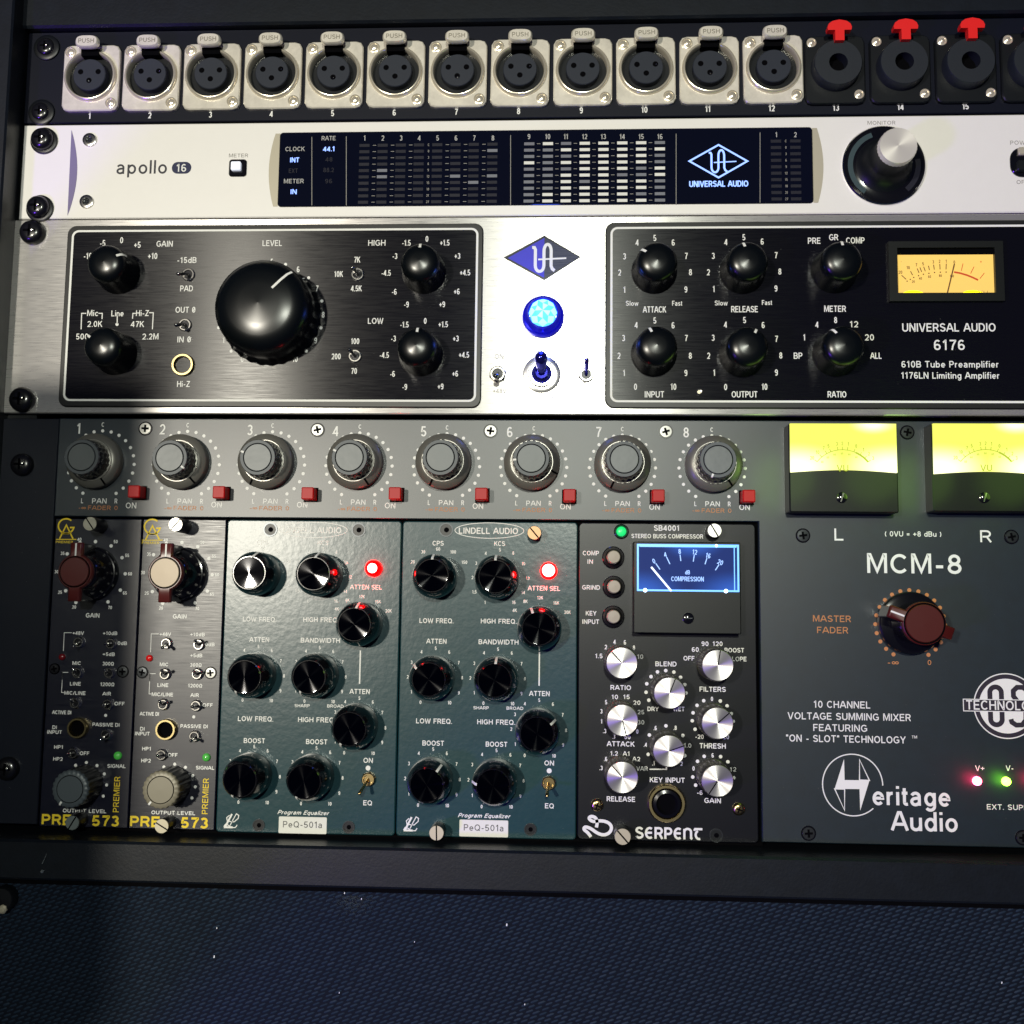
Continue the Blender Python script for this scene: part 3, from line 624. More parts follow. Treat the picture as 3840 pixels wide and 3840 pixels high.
# ================================================================ rack case
case = thing('equipment_rack', 'dark blue-black metal rack case that holds all the audio units', 'rack', (240, 180, -40))
zt = P('V', 1000, 37, 4)[1]
part('top_board', MB().box(-28, 520, zt, zt + 60, -60, 4, 1.0), 'case_paint', case)
part('side_panel', MB().box(-60, P('V', 14, 200, 12)[0], -30, 470, -60, 12, 0.8), 'case_paint', case)
part('side_panel', MB().box(491, 515, -30, 470, -60, 12, 0.8), 'case_paint', case)
part('back_panel', MB().box(-30, 515, -110, 420, -70, -62), 'dark_inside', case, 0)
part('rack_strip', MB().box(-9, 14, 2, 380, -6, -3.2), 'black_plastic', case, 0)
part('rack_strip', MB().box(470, 490, 2, 380, -6, -3.2), 'black_plastic', case, 0)
r1 = P('V', 966, 1605.5, 14)[1]; r2 = P('V', 966, 1684, 14)[1]
part('bottom_rail', MB().box(-60, 560, r2, r1, -12, 14, 1.0), 'case_paint', case)
part('shadow_gap', MB().box(-60, 560, r2 - 3, r2 - 0.1, -12, 8), 'dark_inside', case, 0)
# unseen board added out of view at left, shaped to shade the lower units
ck = MB()
prof = [(-150, -2), (-150, 95), (-75, 215), (0, 345), (206, 345), (198, 200), (187, 60), (183, -2)]
ck.add([(-31, b, c) for b, c in prof] + [(-55, b, c) for b, c in prof],
       [tuple(reversed(range(len(prof)))), tuple(range(len(prof), 2 * len(prof)))] +
       [(i, (i + 1) % len(prof), len(prof) + (i + 1) % len(prof), len(prof) + i) for i in range(len(prof))])
part('shade_board', ck, 'case_paint', case, 0)

# ================================================================ woven cover under the rail
cover = thing('fabric_cover', 'dark navy woven cloth panel with diagonal twill threads below the rack', 'fabric', (240, -90, 6))
ftop = r2 - 2.2
part('backing', MB().box(-70, 540, -190, ftop, -6, 6), 'fabric_base', cover, 0)
wv = MB(); tl, tp, ta = 4.2, 1.42, radians(21)
def seg(cx, cy, L, wd, hh):
    ux, uy = cos(ta), sin(ta); q = []
    for (s, t, z) in ((-.5, 0, 0), (-.32, -.5, 0), (.32, -.5, 0), (.5, 0, 0), (.32, .5, 0), (-.32, .5, 0), (-.27, 0.05, hh), (.27, -0.05, hh)):
        q.append((cx + s * L * ux - t * wd * uy, cy + s * L * uy + t * wd * ux, 6.02 + z))
    wv.add(q, [(0, 1, 6), (1, 2, 7, 6), (2, 3, 7), (3, 4, 7), (4, 5, 6, 7), (5, 0, 6)])
row = 0; v = -140.0
while v < 190:
    off = (row * 0.40 % 1) * tl; u = -160.0 + off
    while u < 620:
        x = u * cos(ta) - v * sin(ta); y = u * sin(ta) + v * cos(ta) - 100
        if -45 < x < 480 and -125 < y < ftop - 0.8:
            seg(x + random.uniform(-.18, .18), y + random.uniform(-.06, .06), tl * random.uniform(0.74, 0.86), tp * random.uniform(0.56, 0.68), random.uniform(0.40, 0.55))
        u += tl
    v += tp; row += 1
th = part('woven_thread', wv, 'fabric_thread', cover, 60); th['kind'] = 'stuff'
lm = MB()
for x, y, r in ((409, 1751, .34), (404, 1805, .50), (956, 1745, .5), (682, 1696, .3), (650, 1685, .35), (782, 1777, .26), (640, 1873, .28), (1890, 1854, .38), (990, 1895, .3)):
    a, b = P('V', x, y, 6.8); lm.add([(a - r * .6, b - r, 6.8), (a + r * .5, b - r * .8, 6.9), (a + r * .6, b + r, 6.9), (a - r * .3, b + r * 1.1, 6.85)], [(0, 1, 2, 3)])
part('lint', lm, 'lint', cover, 0)
dm = MB()
for i in range(800):
    x = 668 + random.gauss(0, 19); y = 1690 + abs(random.gauss(0, 17)) ; a, b = P('V', x, y, 6.75); r = random.uniform(.04, .13)
    if b < ftop - 0.8: dm.add([(a - r, b - r, 6.75), (a + r, b - r * .6, 6.8), (a, b + r, 6.8)], [(0, 1, 2)])
o = part('dust_patch', dm, 'dust', cover, 0); o['kind'] = 'stuff'
# bolt at the left edge of the cloth
a, b = P('V', 3, 1697, 10)
bolt = thing('case_fastener', 'black round rubber foot with a worn metal bolt at the left edge of the cloth', 'fastener', (a, b, 6))
part('rubber_foot', MB().lathe([(5.2, 0), (5.1, 3.4), (4.4, 4.4), (0, 4.6)], 32, a, b, 6), 'black_plastic', bolt)
a2, b2 = P('V', 4, 1716, 11)
part('bolt', MB().lathe([(1.9, 0), (1.9, 0.9), (1.2, 1.5), (0, 1.6)], 7, a2, b2, 10), 'ivory_metal', bolt)
# strand of dried glue
p0 = P('V', 95, 1583, 14.4); p1 = P('V', 83, 1622, 14.8); p2 = P('V', 78, 1645, 15)
glue = MB().tube([(p0[0], p0[1], 12), (p1[0], p1[1], 14.6), (p1[0] - .6, p1[1] - 1.6, 14.9)], [0.06, 0.12, 0.2], 6)
glue.lathe([(0.0, 0.9), (0.35, 0.8), (0.62, 0.5), (0.7, 0.2), (0.6, 0)], 14, p2[0], p2[1], 14.2)
gl = part('glue_strand', glue, 'glue_bead', None); gl['label'] = 'thin clear strand ending in a drop hanging over the bottom rail at left'; gl['category'] = 'strand'

# ================================================================ 1  patch panel
patch = thing('patch_panel', 'black panel with twelve silver sockets and red-tabbed sockets, top of the rack', 'patch panel', (241, 7.5 * U, 0))
part('face_plate', MB().box(1.5, 482, 7 * U + 0.6, 8 * U - 0.3, -3, 0, 0.35), 'black_panel', patch)
PX0, PP = 32.15, 27.858
b_fl = P('A1', 519, 447, 1)[1]
b_fr = P('A3', 510, 395, 1)[1]
def zrow(i, z0, z1): return z0 + (z1 - z0) * i / 11
import functools
def flange_mesh(mname, hole=10.6):
    m = MB(); n = 56; W2, H2, R = 13.0, 15.6, 3.0
    out = []; inn = []; hol = []
    for i in range(n):
        t = 2 * pi * i / n; dx, dy = cos(t), sin(t)
        def hit(w, h, r):
            k = min(w / abs(dx) if abs(dx) > 1e-6 else 1e9, h / abs(dy) if abs(dy) > 1e-6 else 1e9)
            x, y = dx * k, dy * k
            if abs(x) > w - r and abs(y) > h - r:
                cx, cy = math.copysign(w - r, x), math.copysign(h - r, y)
                B = dx * cx + dy * cy; C = cx * cx + cy * cy - r * r; k = B + math.sqrt(max(B * B - C, 0)); x, y = dx * k, dy * k
            return x, y
        out.append(hit(W2, H2, R)); inn.append(hit(W2 - .45, H2 - .45, R - .45)); hol.append((hole * dx, hole * dy + 0.6))
    vs = [(x, y, 0) for x, y in out] + [(x, y, 1.5) for x, y in out] + [(x, y, 1.95) for x, y in inn] + [(x, y, 1.95) for x, y in hol] + [(x, y, 0.1) for x, y in hol]
    fs = []
    for k in range(4):
        for i in range(n): j = (i + 1) % n; fs.append((k * n + i, k * n + j, (k + 1) * n + j, (k + 1) * n + i))
    m.add(vs, fs); return m.mesh('flange', mname, 40)
M_fl = flange_mesh('nickel')
M_rim = MB().lathe([(12.1, 1.9), (12.0, 2.9), (11.6, 3.5), (11.0, 3.6), (10.65, 3.2), (10.5, 0.15)], 56, 0, 0.6, close=False).mesh('rim', 'nickel_polished', 50)
M_well = MB().disc(0, 0.6, 10.6, 0.12, 40).mesh('socket_well', 'black_plastic', 0)
M_ins = MB().lathe([(7.5, 0.2), (7.5, 3.2), (7.2, 3.5), (0, 3.5)], 40, 0, 0.6).mesh('insert', 'grey_insert', 40)
M_hole = MB().disc(0, 0, 1.25, 0, 16).mesh('contact_hole', 'dark_inside', 0)
M_dot = MB().lathe([(0.35, 0), (0.2, 0.2), (0, 0.24)], 8).mesh('contact', 'chrome', 60)
M_notch = MB().box(-3.6, 3.6, 8.6, 13.2, 0, 0).mesh('n', 'dark_inside', 0)
def notch():
    m = MB(); m.prism([(-4.0, 9.4), (4.0, 9.4), (4.3, 12.6), (-4.3, 12.6)], 0, 3.85); return m.mesh('latch_slot', 'dark_inside', 0)
M_slot = notch()
def latch():
    m = MB(); pts = [(5.2 * sin(t) * (1 if abs(cos(t)) > .2 else 1), 2.9 * cos(t)) for t in [2 * pi * i / 40 for i in range(40)]]
    pts = [(5.3 * math.copysign(abs(sin(2 * pi * i / 40)) ** 0.62, sin(2 * pi * i / 40)), 2.9 * math.copysign(abs(cos(2 * pi * i / 40)) ** 0.75, cos(2 * pi * i / 40))) for i in range(40)]
    pts.reverse(); inn = [(x * .88, y * .84) for x, y in pts]
    m.prism(pts, 5.8, 8.0, 0.8, inn); return m.mesh('release_tab', 'nickel', 50)
M_latch = latch()
pm = MB(); put(pm, 'PUSH', 0, 0, 2.0, 7.2, 0.02); M_push = pm.mesh('stamped_lettering', 'steel_stamp', 0) if 'steel_stamp' in MATS else None
mat('steel_stamp', (0.30, 0.27, 0.22), 0.4, 0.6)
M_push = pm.mesh('stamped_lettering', 'steel_stamp', 0)
def dscrew(parent, a, b, c, r=2.45, rel=None):
    o = link('screw', shared(('dsc', r), lambda: MB().lathe([(r, 0), (r, 0.5), (r * .82, 0.62), (r * .74, 0.35), (r * .5, 0.75), (0, 0.9)], 20).mesh('screw', 'nickel_polished', 40)), parent, (a, b, c), random.uniform(0, 90))
    return o
for i in range(12):
    a = PX0 + PP * i
    a_f = P('A1', 519, 447, 1)[0] + PP * i
    bz = zrow(i, b_fl, b_fr) + random.uniform(-.12, .12)
    o = link('xlr_socket', M_fl, patch, (a_f, bz, 0), random.uniform(-.6, .6))
    link('rim', M_rim, o); link('socket_well', M_well, o); link('insert', M_ins, o)
    for dx, dy in ((-4.05, 2.0), (4.05, 2.0), (0, -2.1)):
        link('contact_hole', M_hole, o, (dx, dy, 3.53))
    if i % 3 != 2: link('contact', M_dot, o, (4.4 if i % 2 else 0.1, 1.9 if i % 2 else -2.5, 3.5))
    link('latch_slot', M_slot, o)
    link('release_tab', M_latch, o, (0.0, 14.2, 0)); link('stamped_lettering', M_push, o, (0, 14.2, 8.02))
    dscrew(o, -9.9, 12.2, 1.95); dscrew(o, 9.9, -12.2, 1.95)
# black locking jack sockets
M_bf = flange_mesh('black_plastic', 9.0)
mat('collar_grey', (0.009, 0.012, 0.018), 0.5, noise=(900, .05, .4), spec=0.4)
M_col = MB().lathe([(10.6, 1.9), (10.4, 6.8), (10.0, 7.4), (4.0, 7.4), (3.9, 2)], 48, close=False).mesh('collar', 'collar_grey', 40)
M_bore = MB().disc(0, 0, 4.0, 2.2, 28).mesh('socket_bore', 'dark_inside', 0)
rt = MB().prism([(-1.95, -4.5), (1.95, -4.5), (1.95, 0.2), (5.0, 0.2), (5.2, 1.6), (4.6, 3.1), (3.0, 4.3), (0, 4.9), (-3.0, 4.3), (-4.6, 3.1), (-5.2, 1.6), (-5.0, 0.2), (-1.95, 0.2)], 6.4, 9.6)
M_red = rt.mesh('release_tab', 'red_plastic', 40)
b13 = P('A3', 882, 350, 7.4)[1]; a13 = P('A3', 882, 350, 7.4)[0]; s15 = (P('A3', 1633, 337, 7.4)[0] - a13) / 2
for i in range(4):
    a = a13 + s15 * i
    o = link('jack_socket', M_bf, patch, (a, b13 - 0.5, 0)); link('collar', M_col, o, (0, 0.5, 0)); link('socket_bore', M_bore, o, (0, .5, 0))
    link('release_tab', M_red, o, (0.2, 13.6, 0)); dscrew(o, -10.1, 12.4, 1.95, 2.1); dscrew(o, 10.1, -11.6, 1.95, 2.1)
def dust_on(unit, a0, a1, b0, b1, n, c=0.05):
    q = MB()
    for _ in range(n):
        x, y, r = random.uniform(a0, a1), random.uniform(b0, b1), random.uniform(.04, .13)
        q.add([(x - r, y - r * .6, c), (x + r, y - r, c), (x + r * .4, y + r, c)], [(0, 1, 2)])
    o = part('dust_specks', q, 'panel_dust', unit, 0); o['kind'] = 'stuff'
mat('panel_dust', (0.16, 0.16, 0.16), 0.9)
nb = P('A3', 868, 610)[1]
for i in range(16):
    put(ink(patch, 'print_white', 'number'), str(i + 1), PX0 + PP * i, nb + (0.1 if i < 12 else 0), 2.75, c=0.05, bold=0.015)
flush_print()
def rack_screw(crop, x, y, r, h, lab, c=0.0, washer=None, grp='black screws that fix the units to the rack rails'):
    a, b = P(crop, x, y, h + c); o = None
    t = thing('rack_screw', lab, 'screw', (a, b, c), grp)
    if washer: part('washer', MB().lathe([(washer, 0), (washer, 0.8), (washer * .92, 1.1), (r * .9, 1.1)], 32, a + .3, b - .3, c, close=False), 'black_plastic', t)
    part('screw_head', MB().lathe([(r, 0), (r, h * .35), (r * .94, h * .62), (r * .76, h * .88), (r * .45, h * .99), (0, h)], 32, a, b, c), 'black_screw', t, 50)
    m = cross_recess(r * .8); m.v = [(p[0] + a, p[1] + b, h + c + 0.05) for p in m.v]; part('cross_slot', m, 'dark_inside', t, 0)
    sp = MB().lathe([(r * .14, 0), (r * .1, .12), (0, .16)], 8, a + r * .18, b + r * .05, h + c + .04); part('slot_edge', sp, 'steel', t)
rack_screw('A1', 250, 255, 4.2, 2.2, 'black screw in the upper left corner of the socket panel', washer=6.0)
rack_screw('A1', 220, 622, 4.2, 2.2, 'black screw low at the left end of the socket panel', washer=6.0)

# ================================================================ 2  audio interface
api = thing('audio_interface', 'silver one-unit audio interface with black meter screen and big black monitor knob', 'audio interface', (241, 6.5 * U, 0))
aL = P('A1', 122, 960)[0]
part('face_plate', MB().box(aL, 482.5 - 0, 6 * U + .2, 7 * U - .2, -4, 0, 0.4), 'silver_paint', api)
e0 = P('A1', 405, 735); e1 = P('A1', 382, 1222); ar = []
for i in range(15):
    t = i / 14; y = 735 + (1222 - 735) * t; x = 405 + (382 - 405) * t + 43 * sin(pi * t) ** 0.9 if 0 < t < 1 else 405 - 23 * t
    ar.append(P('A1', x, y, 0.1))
part('end_crescent', MB().flat(list(reversed([(e1[0], e1[1])] + [(e0[0], e0[1])] + ar[1:-1])), 0.1), 'lilac_crescent', api, 0)  # flat lilac crescent at the left end of the face
sL, sT = P('A1', 1583, 752); sR, sB = P('A3', 737, 1152); sT = (sT + P('A3', 735, 722)[1]) / 2; sB = (sB + P('A1', 1575, 1173)[1]) / 2; sR = P('A3', 736, 940)[0]; sL = P('A1', 1579, 960)[0]
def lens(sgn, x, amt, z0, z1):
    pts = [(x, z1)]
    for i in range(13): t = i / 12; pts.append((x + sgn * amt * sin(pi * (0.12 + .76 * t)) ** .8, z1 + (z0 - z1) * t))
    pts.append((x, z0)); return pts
part('screen_scoop_shade', MB().flat(lens(-1, sL, 4.6, sB + .3, sT - .3), 0.1), 'silver_shade', api, 0)  # flat crescents; slight shading of the scoops put in as darker silver
part('screen_scoop_shade', MB().flat(list(reversed(lens(1, sR, 4.6, sB + .3, sT - .3))), 0.1), 'silver_shade', api, 0)
part('display_screen', MB().box(sL, sR, sB, sT, 0, 0.7, 0.3, 1.6), 'screen_glass', api)
CS = 0.76
def seg_mesh(m, w=4.5, h=1.35): return shared(('seg', m, w, h), lambda: MB().flat([(-w / 2, -h / 2), (w / 2, -h / 2), (w / 2, h / 2), (-w / 2, h / 2)], 0).mesh('meter_segment', m, 0))
colx = [132, 235, 338, 441, 545, 649, 752, 858, 1062, 1168, 1271, 1377, 1483, 1590, 1697, 1803]
lit = ["0001001110"[::1]] * 8
pat = {8: '0012011111', 9: '2111011122', 10: '0212022222', 11: '2222221222', 12: '2222222222', 13: '2222202222', 14: '2222112202'.replace('0', '1'), 15: '1211221111'}  # how strongly each window's painted reflection shows
za = P('A2', 900, 820)[1]; zb = P('A2', 900, 1143)[1]
for ci, x in enumerate(colx):
    ax = P('A2', x - (5 if ci < 8 else 0), 980, CS)[0]
    for r in range(10):
        z = za + (zb - za) * r / 9
        if ci < 8: m = 'seg_glint_mid' if (ci, r) in ((1, 4), (1, 5), (5, 5), (7, 1), (7, 5), (6, 6)) else 'seg_dim'
        else: m = ('seg_glint_dim', 'seg_glint_mid', 'seg_glint_bright')[int(pat[ci][r])]
        if m == 'seg_glint_dim' and m not in MATS: mat('seg_glint_dim', (0.1, 0.1, 0.13), 0.5, emit='#b9bdc4', es=0.08)  # faintest painted reflection
        link('meter_segment', seg_mesh(m), api, (ax, z, CS))
        if ci not in (3, 7, 15) and r < 10:
            xm = (x + colx[ci + 1]) / 2; am = P('A2', xm, 980, CS)[0]
            ink(api, 'print_grey', 'scale_marks').box(am - .75, am + .75, z - .12, z + .12, CS - .02, CS)
    T(api, 'A2', [(str(ci + 1), x, 780 - (3 if ci < 8 else 8) + (3 if ci < 8 else 0))], 30, 'print_grey2', c=CS) if 'print_grey2' in MATS else None
mat('print_grey2', (0.42, 0.42, 0.42), .6)
T(api, 'A2', [(str(ci + 1), x, 781 - 8 * (ci > 7)) for ci, x in enumerate(colx)], 30, 'print_grey2', c=CS, part_name='number')
za3 = P('A3', 560, 803)[1]; zb3 = P('A3', 560, 1130)[1]
for xx in (530, 640):
    for r in range(10):
        link('meter_segment', seg_mesh('seg_dim'), api, (P('A3', xx, 960, CS)[0], za3 + (zb3 - za3) * r / 9, CS))
for r, s in enumerate(['C', '0', '3', '6', '9', '12', '15', '18', '21', '27']):
    put(ink(api, 'print_grey', 'scale_marks'), s, P('A3', 586, 960, CS)[0], za3 + (zb3 - za3) * r / 9, 1.15, c=CS)
    put(ink(api, 'print_grey', 'scale_marks'), s, P('A2', 491, 980, CS)[0], za + (zb - za) * r / 9, 1.15, c=CS)
T(api, 'A3', [('1', 530, 762), ('2', 638, 762)], 30, 'print_grey2', c=CS, part_name='number')
for cr, x, y0, y1 in (('A1', 1765, 775, 1162), ('A2', 28, 772, 1163), ('A2', 958, 765, 1160), ('A2', 1895, 757, 1155), ('A3', 438, 750, 1147)):
    line(api, cr, [(x, y1), (x, y0)], 3.5, 'print_grey', c=CS, name='scale_marks')
T(api, 'A1', [('CLOCK', 1670, 843, 108), ('METER', 1663, 1025, 112), ('RATE', 1860, 782, 78)], 25, 'print_grey2', c=CS)
T(api, 'A1', [('INT', 1668, 905, 50), ('IN', 1662, 1085, 34), ('44.1', 1862, 843, 64)], 27, 'glow_bluewhite', c=CS, part_name='lit_lettering', bold=.03)
T(api, 'A1', [('EXT', 1660, 966, 50), ('48', 1862, 902, 40), ('88.2', 1860, 962, 60), ('96', 1860, 1025, 40)], 25, 'seg_dim', c=CS, part_name='unlit_lettering')
# maker's emblem on the screen
def emblem(unit, crop, L_, R_, T_, B_, c, m_line, m_glyph, lw, gw, name='emblem', diamond=True):
    pts = [P(crop, *q, c) for q in (L_, B_, R_, T_)]
    if diamond: ink(unit, m_line, name).stroke(pts, lw, c, closed=True)
    cx = sum(p[0] for p in pts) / 4; cy = (pts[1][1] + pts[3][1]) / 2
    w = (pts[2][0] - pts[0][0]) / 2; h = (pts[3][1] - pts[1][1]) / 2
    def G(x, y): return (cx + x * w, cy + y * h)
    g = ink(unit, m_glyph, name)
    # U: stem with a hook at the top left, round bottom
    u = [G(-.33, .52), G(-.27, .52), G(-.24, .42), G(-.24, -.32)] + [G(-.12 + .12 * cos(t), -.38 + .30 * sin(t)) for t in [pi * (1 + i / 9) for i in range(10)]] + [G(0.0, .30)]
    top = [G(.10 - .10 * cos(t), .34 + .34 * sin(t)) for t in [pi * i / 10 for i in range(11)]]
    g.stroke(u + top + [G(.20, -.40), G(.235, -.56), G(.30, -.64)], gw, c)
    g.stroke([G(-.16, -.08), G(.62, -.02)], gw * .55, c + .01)
emblem(api, 'A3', (38, 912), (366, 912), (203, 820), (203, 1005), CS, 'glow_bluewhite', 'glow_bluewhite', .75, .85, 'lit_emblem')
T(api, 'A3', [('UNIVERSAL AUDIO', 204, 1040, 332)], 34, 'glow_bluewhite', c=CS, part_name='lit_lettering', bold=.025)
# badge
T(api, 'A1', [('apollo', 803, 945, 284, 78)], 78, 'print_dark', part_name='name_lettering', bold=-.006, c=.06)
pa, pb = P('A1', 1028, 950); k = SC('A1', 1028, 950)
ink(api, 'print_navy', 'badge').flat(rrect(pa - 55 * k, pa + 55 * k, pb - 34 * k, pb + 34 * k, 33 * k), .07)
T(api, 'A1', [('16', 1026, 950, 56)], 44, 'print_white', c=.10, part_name='name_lettering')
T(api, 'A1', [('METER', 1350, 880, 108)], 21, 'print_grey')
T(api, 'A3', [('MONITOR', 1125, 695, 158), ], 22, 'print_grey')
T(api, 'A3', [('POWER', 1920, 807, 134), ('OFF', 1923, 1030, 66)], 24, 'print_grey')
a, b = P('A1', 1343, 947, 1)
part('meter_button', MB().box(a - 4, a + 4, b - 4, b + 4, 0, .8, .4, 1.4), 'black_gloss', api)
a, b = P('A1', 1332, 935, 2.6)
part('button_window', MB().box(a - 2.2, a + 2.2, b - 2.0, b + 2.0, .8, 2.4, .3, .6), 'white_button', api)
for x, y in ((505, 790), (488, 1140)):
    a, b = P('A1', x, y, .8)
    o = link('cap_screw', shared('csc', lambda: MB().lathe([(3.2, 0), (3.1, .9), (2.6, 1.1), (1.7, 1.1), (1.5, .3)], 28, close=False).mesh('cap_screw', 'steel', 40)), api, (a, b, 0))
    link('hex_socket', shared('hxs', lambda: MB().lathe([(1.7, .25), (1.0, .3), (.5, .6), (0, .6)], 6).mesh('hex_socket', 'steel_dark', 0)), o)
# monitor knob
a, b = P('A3', 1140, 935, .8)
kb = link('monitor_knob', MB().lathe([(17.9, 0), (17.9, .8), (17.4, 1.3), (17.0, .9)], 72, close=False).mesh('monitor_knob', 'chrome', 40), api, (a, b, 0)); kb['label'] = 'large round knob with silver cap in a dark dish'
link('dish', MB().lathe([(17.1, .9), (12.6, .8), (12.4, .9), (0, .9)], 64).mesh('dish', 'black_gloss', 30), kb)
def arc(r0, r1, t0, t1, c, n=18):
    m = MB(); vs = []
    for i in range(n + 1):
        t = radians(t0 + (t1 - t0) * i / n); vs += [(r0 * sin(t), r0 * cos(t), c), (r1 * sin(t), r1 * cos(t), c)]
    m.add(vs, [(2 * i, 2 * i + 2, 2 * i + 3, 2 * i + 1) if t1 < t0 else (2 * i + 1, 2 * i + 3, 2 * i + 2, 2 * i) for i in range(n)]); return m
link('light_arc', arc(13.4, 15.6, -145, -20, 1.05).mesh('light_arc', 'teal_arc', 0), kb)
link('light_arc', arc(13.4, 15.6, 80, 140, 1.05).mesh('light_arc', 'seg_dim', 0), kb)
hk = 19.5
link('knob_body', MB().lathe([(12.2, 1.0), (11.0, 1.8), (8.6, 4.5), (8.0, 8), (7.9, hk - 3)], 48).mesh('knob_body', 'black_plastic', 40), kb)
link('cap', MB().lathe([(7.95, hk - 3), (7.95, hk - .5), (7.6, hk), (0, hk)], 64, mod=lambda k, i, n: 1 - (.02 if (i % 2 and k < 2) else 0)).mesh('cap', 'spun_cap', 30), kb)
a, b = P('A3', 1932, 915, 1)
part('power_switch', MB().box(a - 5.6, a + 5.6, b - 6.6, b + 6.6, 0, .9, .4, 5.0), 'black_gloss', api)
part('rocker', MB().box(a - 3.6, a + 3.6, b - 4.8, b + .4, .9, 2.4, .6, 1.5), 'black_plastic', api)
part('rocker_cap', MB().box(a - 2.6, a + 2.6, b + 2.6, b + 6.2, .9, 2.2, .5, .8), 'silver_shade', api)
flush_print()
rack_screw('A1', 222, 772, 5.2, 4.2, 'black screw in the upper left ear of the silver interface', washer=6.2)
rack_screw('A1', 198, 1158, 5.2, 4.2, 'black screw in the lower left ear of the silver interface', washer=6.2)

# ================================================================ 3  tube channel strip, two units high
pre = thing('channel_strip', 'brushed aluminium two-unit preamp with two black control fields and blue jewel lamp', 'preamplifier', (241, 5 * U, 0))
part('face_plate', MB().box(-2.2, 484.5, 4 * U + .3, 6 * U - .3, -4, 0, .45), 'brushed_aluminium', pre)
def field(cl, cr, z0, z1, r=4.0):
    part('control_field', MB().box(cl, cr, z0, z1, 0, .9, .5, r), 'black_border', pre)
    o = rrect(cl + 2.2, cr - 2.2, z0 + 2.6, z1 - 2.2, r - .9); i = rrect(cl + 3.15, cr - 3.15, z0 + 3.5, z1 - 3.1, r - 1.7)
    n = len(o); vs = [(x, y, .94) for x, y in o] + [(x, y, .94) for x, y in i]
    part('outline', MB().add(vs, [(k, (k + 1) % n, n + (k + 1) % n, n + k) for k in range(n)]), 'print_white', pre, 0)
    part('inner_panel', MB().flat(rrect(cl + 3.1, cr - 3.1, z0 + 3.45, z1 - 3.05, r - 1.6), .92), 'black_brushed', pre, 0)
fl0 = (P('A4', 515, 150, .9)[0] + P('A4', 430, 1480, .9)[0]) / 2; fl1 = (P('A5', 1717, 300, .9)[0] + P('A5', 1697, 1400, .9)[0]) / 2
fz1 = (P('A4', 900, 130, .9)[1] + P('A5', 900, 118, .9)[1]) / 2; fz0 = (P('A4', 900, 1502, .9)[1] + P('A5', 900, 1506, .9)[1]) / 2
field(fl0, fl1, fz0, fz1)
fr0 = (P('A6', 818, 300, .9)[0] + P('A6', 802, 1300, .9)[0]) / 2
field(fr0, 470, fz0, fz1)
C = 1.0
rows4 = [('-10', 663, 362), ('-5', 775, 265), ('0', 918, 243), ('+5', 1037, 278), ('+10', 1152, 362)]
T(pre, 'A4', rows4, 46, c=C); T(pre, 'A4', [('GAIN', 1243, 270, 122), ('-15dB', 1410, 393, 145), ('PAD', 1408, 607, 95), ('OUT Ø', 1400, 768, 150), ('IN Ø', 1390, 992, 102), ('Mic', 700, 793, 84), ('Line', 887, 795, 92),
     ('Hi-Z', 1075, 793, 96), ('2.0K', 715, 875, 112), ('47K', 1037, 876, 98), ('500', 620, 970, 92), ('2.2M', 1135, 970, 122), ('Hi-Z', 1385, 1328, 96), ('2', 1640, 808), ('1', 1688, 998), ('0', 1828, 1140)], 44, c=C)
dots(pre, 'A4', [(1650, 903), (1745, 1080), (883, 878)], 12, c=C)
for pts in ([(612, 915), (616, 795), (650, 795)], [(743, 795), (772, 795), (770, 838)], [(885, 815), (884, 872)], [(1000, 835), (1003, 795), (1025, 795)], [(1125, 790), (1157, 790), (1150, 915)]):
    line(pre, 'A4', pts, 7, c=C)
T(pre, 'A5', [('LEVEL', 123, 265, 146), ('HIGH', 912, 263, 130), ('LOW', 902, 852, 114), ('-1.5', 1135, 263), ('0', 1290, 233), ('+1.5', 1425, 262), ('-3', 1048, 363), ('+3', 1520, 362), ('-4.5', 982, 490), ('+4.5', 1578, 487),
     ('-6', 1043, 632), ('+6', 1515, 630), ('-9', 1135, 728), ('+9', 1405, 727), ('7K', 763, 390), ('10K', 623, 498), ('4.5K', 757, 607), ('-1.5', 1120, 880), ('0', 1277, 852), ('+1.5', 1413, 878), ('-3', 1037, 985),
     ('+3', 1508, 985), ('-4.5', 968, 1110), ('+4.5', 1570, 1108), ('-6', 1030, 1252), ('+6', 1503, 1250), ('-9', 1122, 1350), ('+9', 1393, 1347), ('100', 748, 1005), ('200', 605, 1120), ('70', 740, 1230),
     ('5', 120, 405), ('6', 318, 463), ('7', 460, 607), ('8', 507, 805), ('9', 450, 1000), ('10', 295, 1140)], 44, c=C, xs=.78)
dots(pre, 'A5', [(223, 425), (397, 527), (497, 702), (490, 905), (380, 1080)], 12, c=C)
knob_dome(pre, 'A4', 798, 415, 62); knob_dome(pre, 'A4', 772, 1040, -55)
knob_dome(pre, 'A5', 1238, 408, 0); knob_dome(pre, 'A5', 1213, 1045, 2)
knob_level(pre, 'V', 489, 573, 42)
def tog(unit, crop, x, y, tx, ty, h=8.5, r=2.3, tipr=.8, **kw):
    a, b = P(crop, x, y, 1.8); ta_, tb_ = P(crop, tx, ty, h + tipr * .5)
    return toggle(unit, a, b, r, (ta_ - a, tb_ - b, h), tipr, **kw)
mat('lever_steel', (0.55, 0.54, 0.52), 0.12, 1.0)
for cr, x, y, tx, ty in (('A4', 1418, 500, 1343, 493), ('A4', 1393, 880, 1327, 880), ('A5', 765, 498, 728, 447), ('A5', 745, 1115, 703, 1068)):
    tog(pre, cr, x, y, tx, ty, 9, 2.9, .95, lever='lever_steel')
a, b = P('A4', 1378, 1183, 2); jack(pre, a, b, 5.0, 2.6, 'brass_gold')
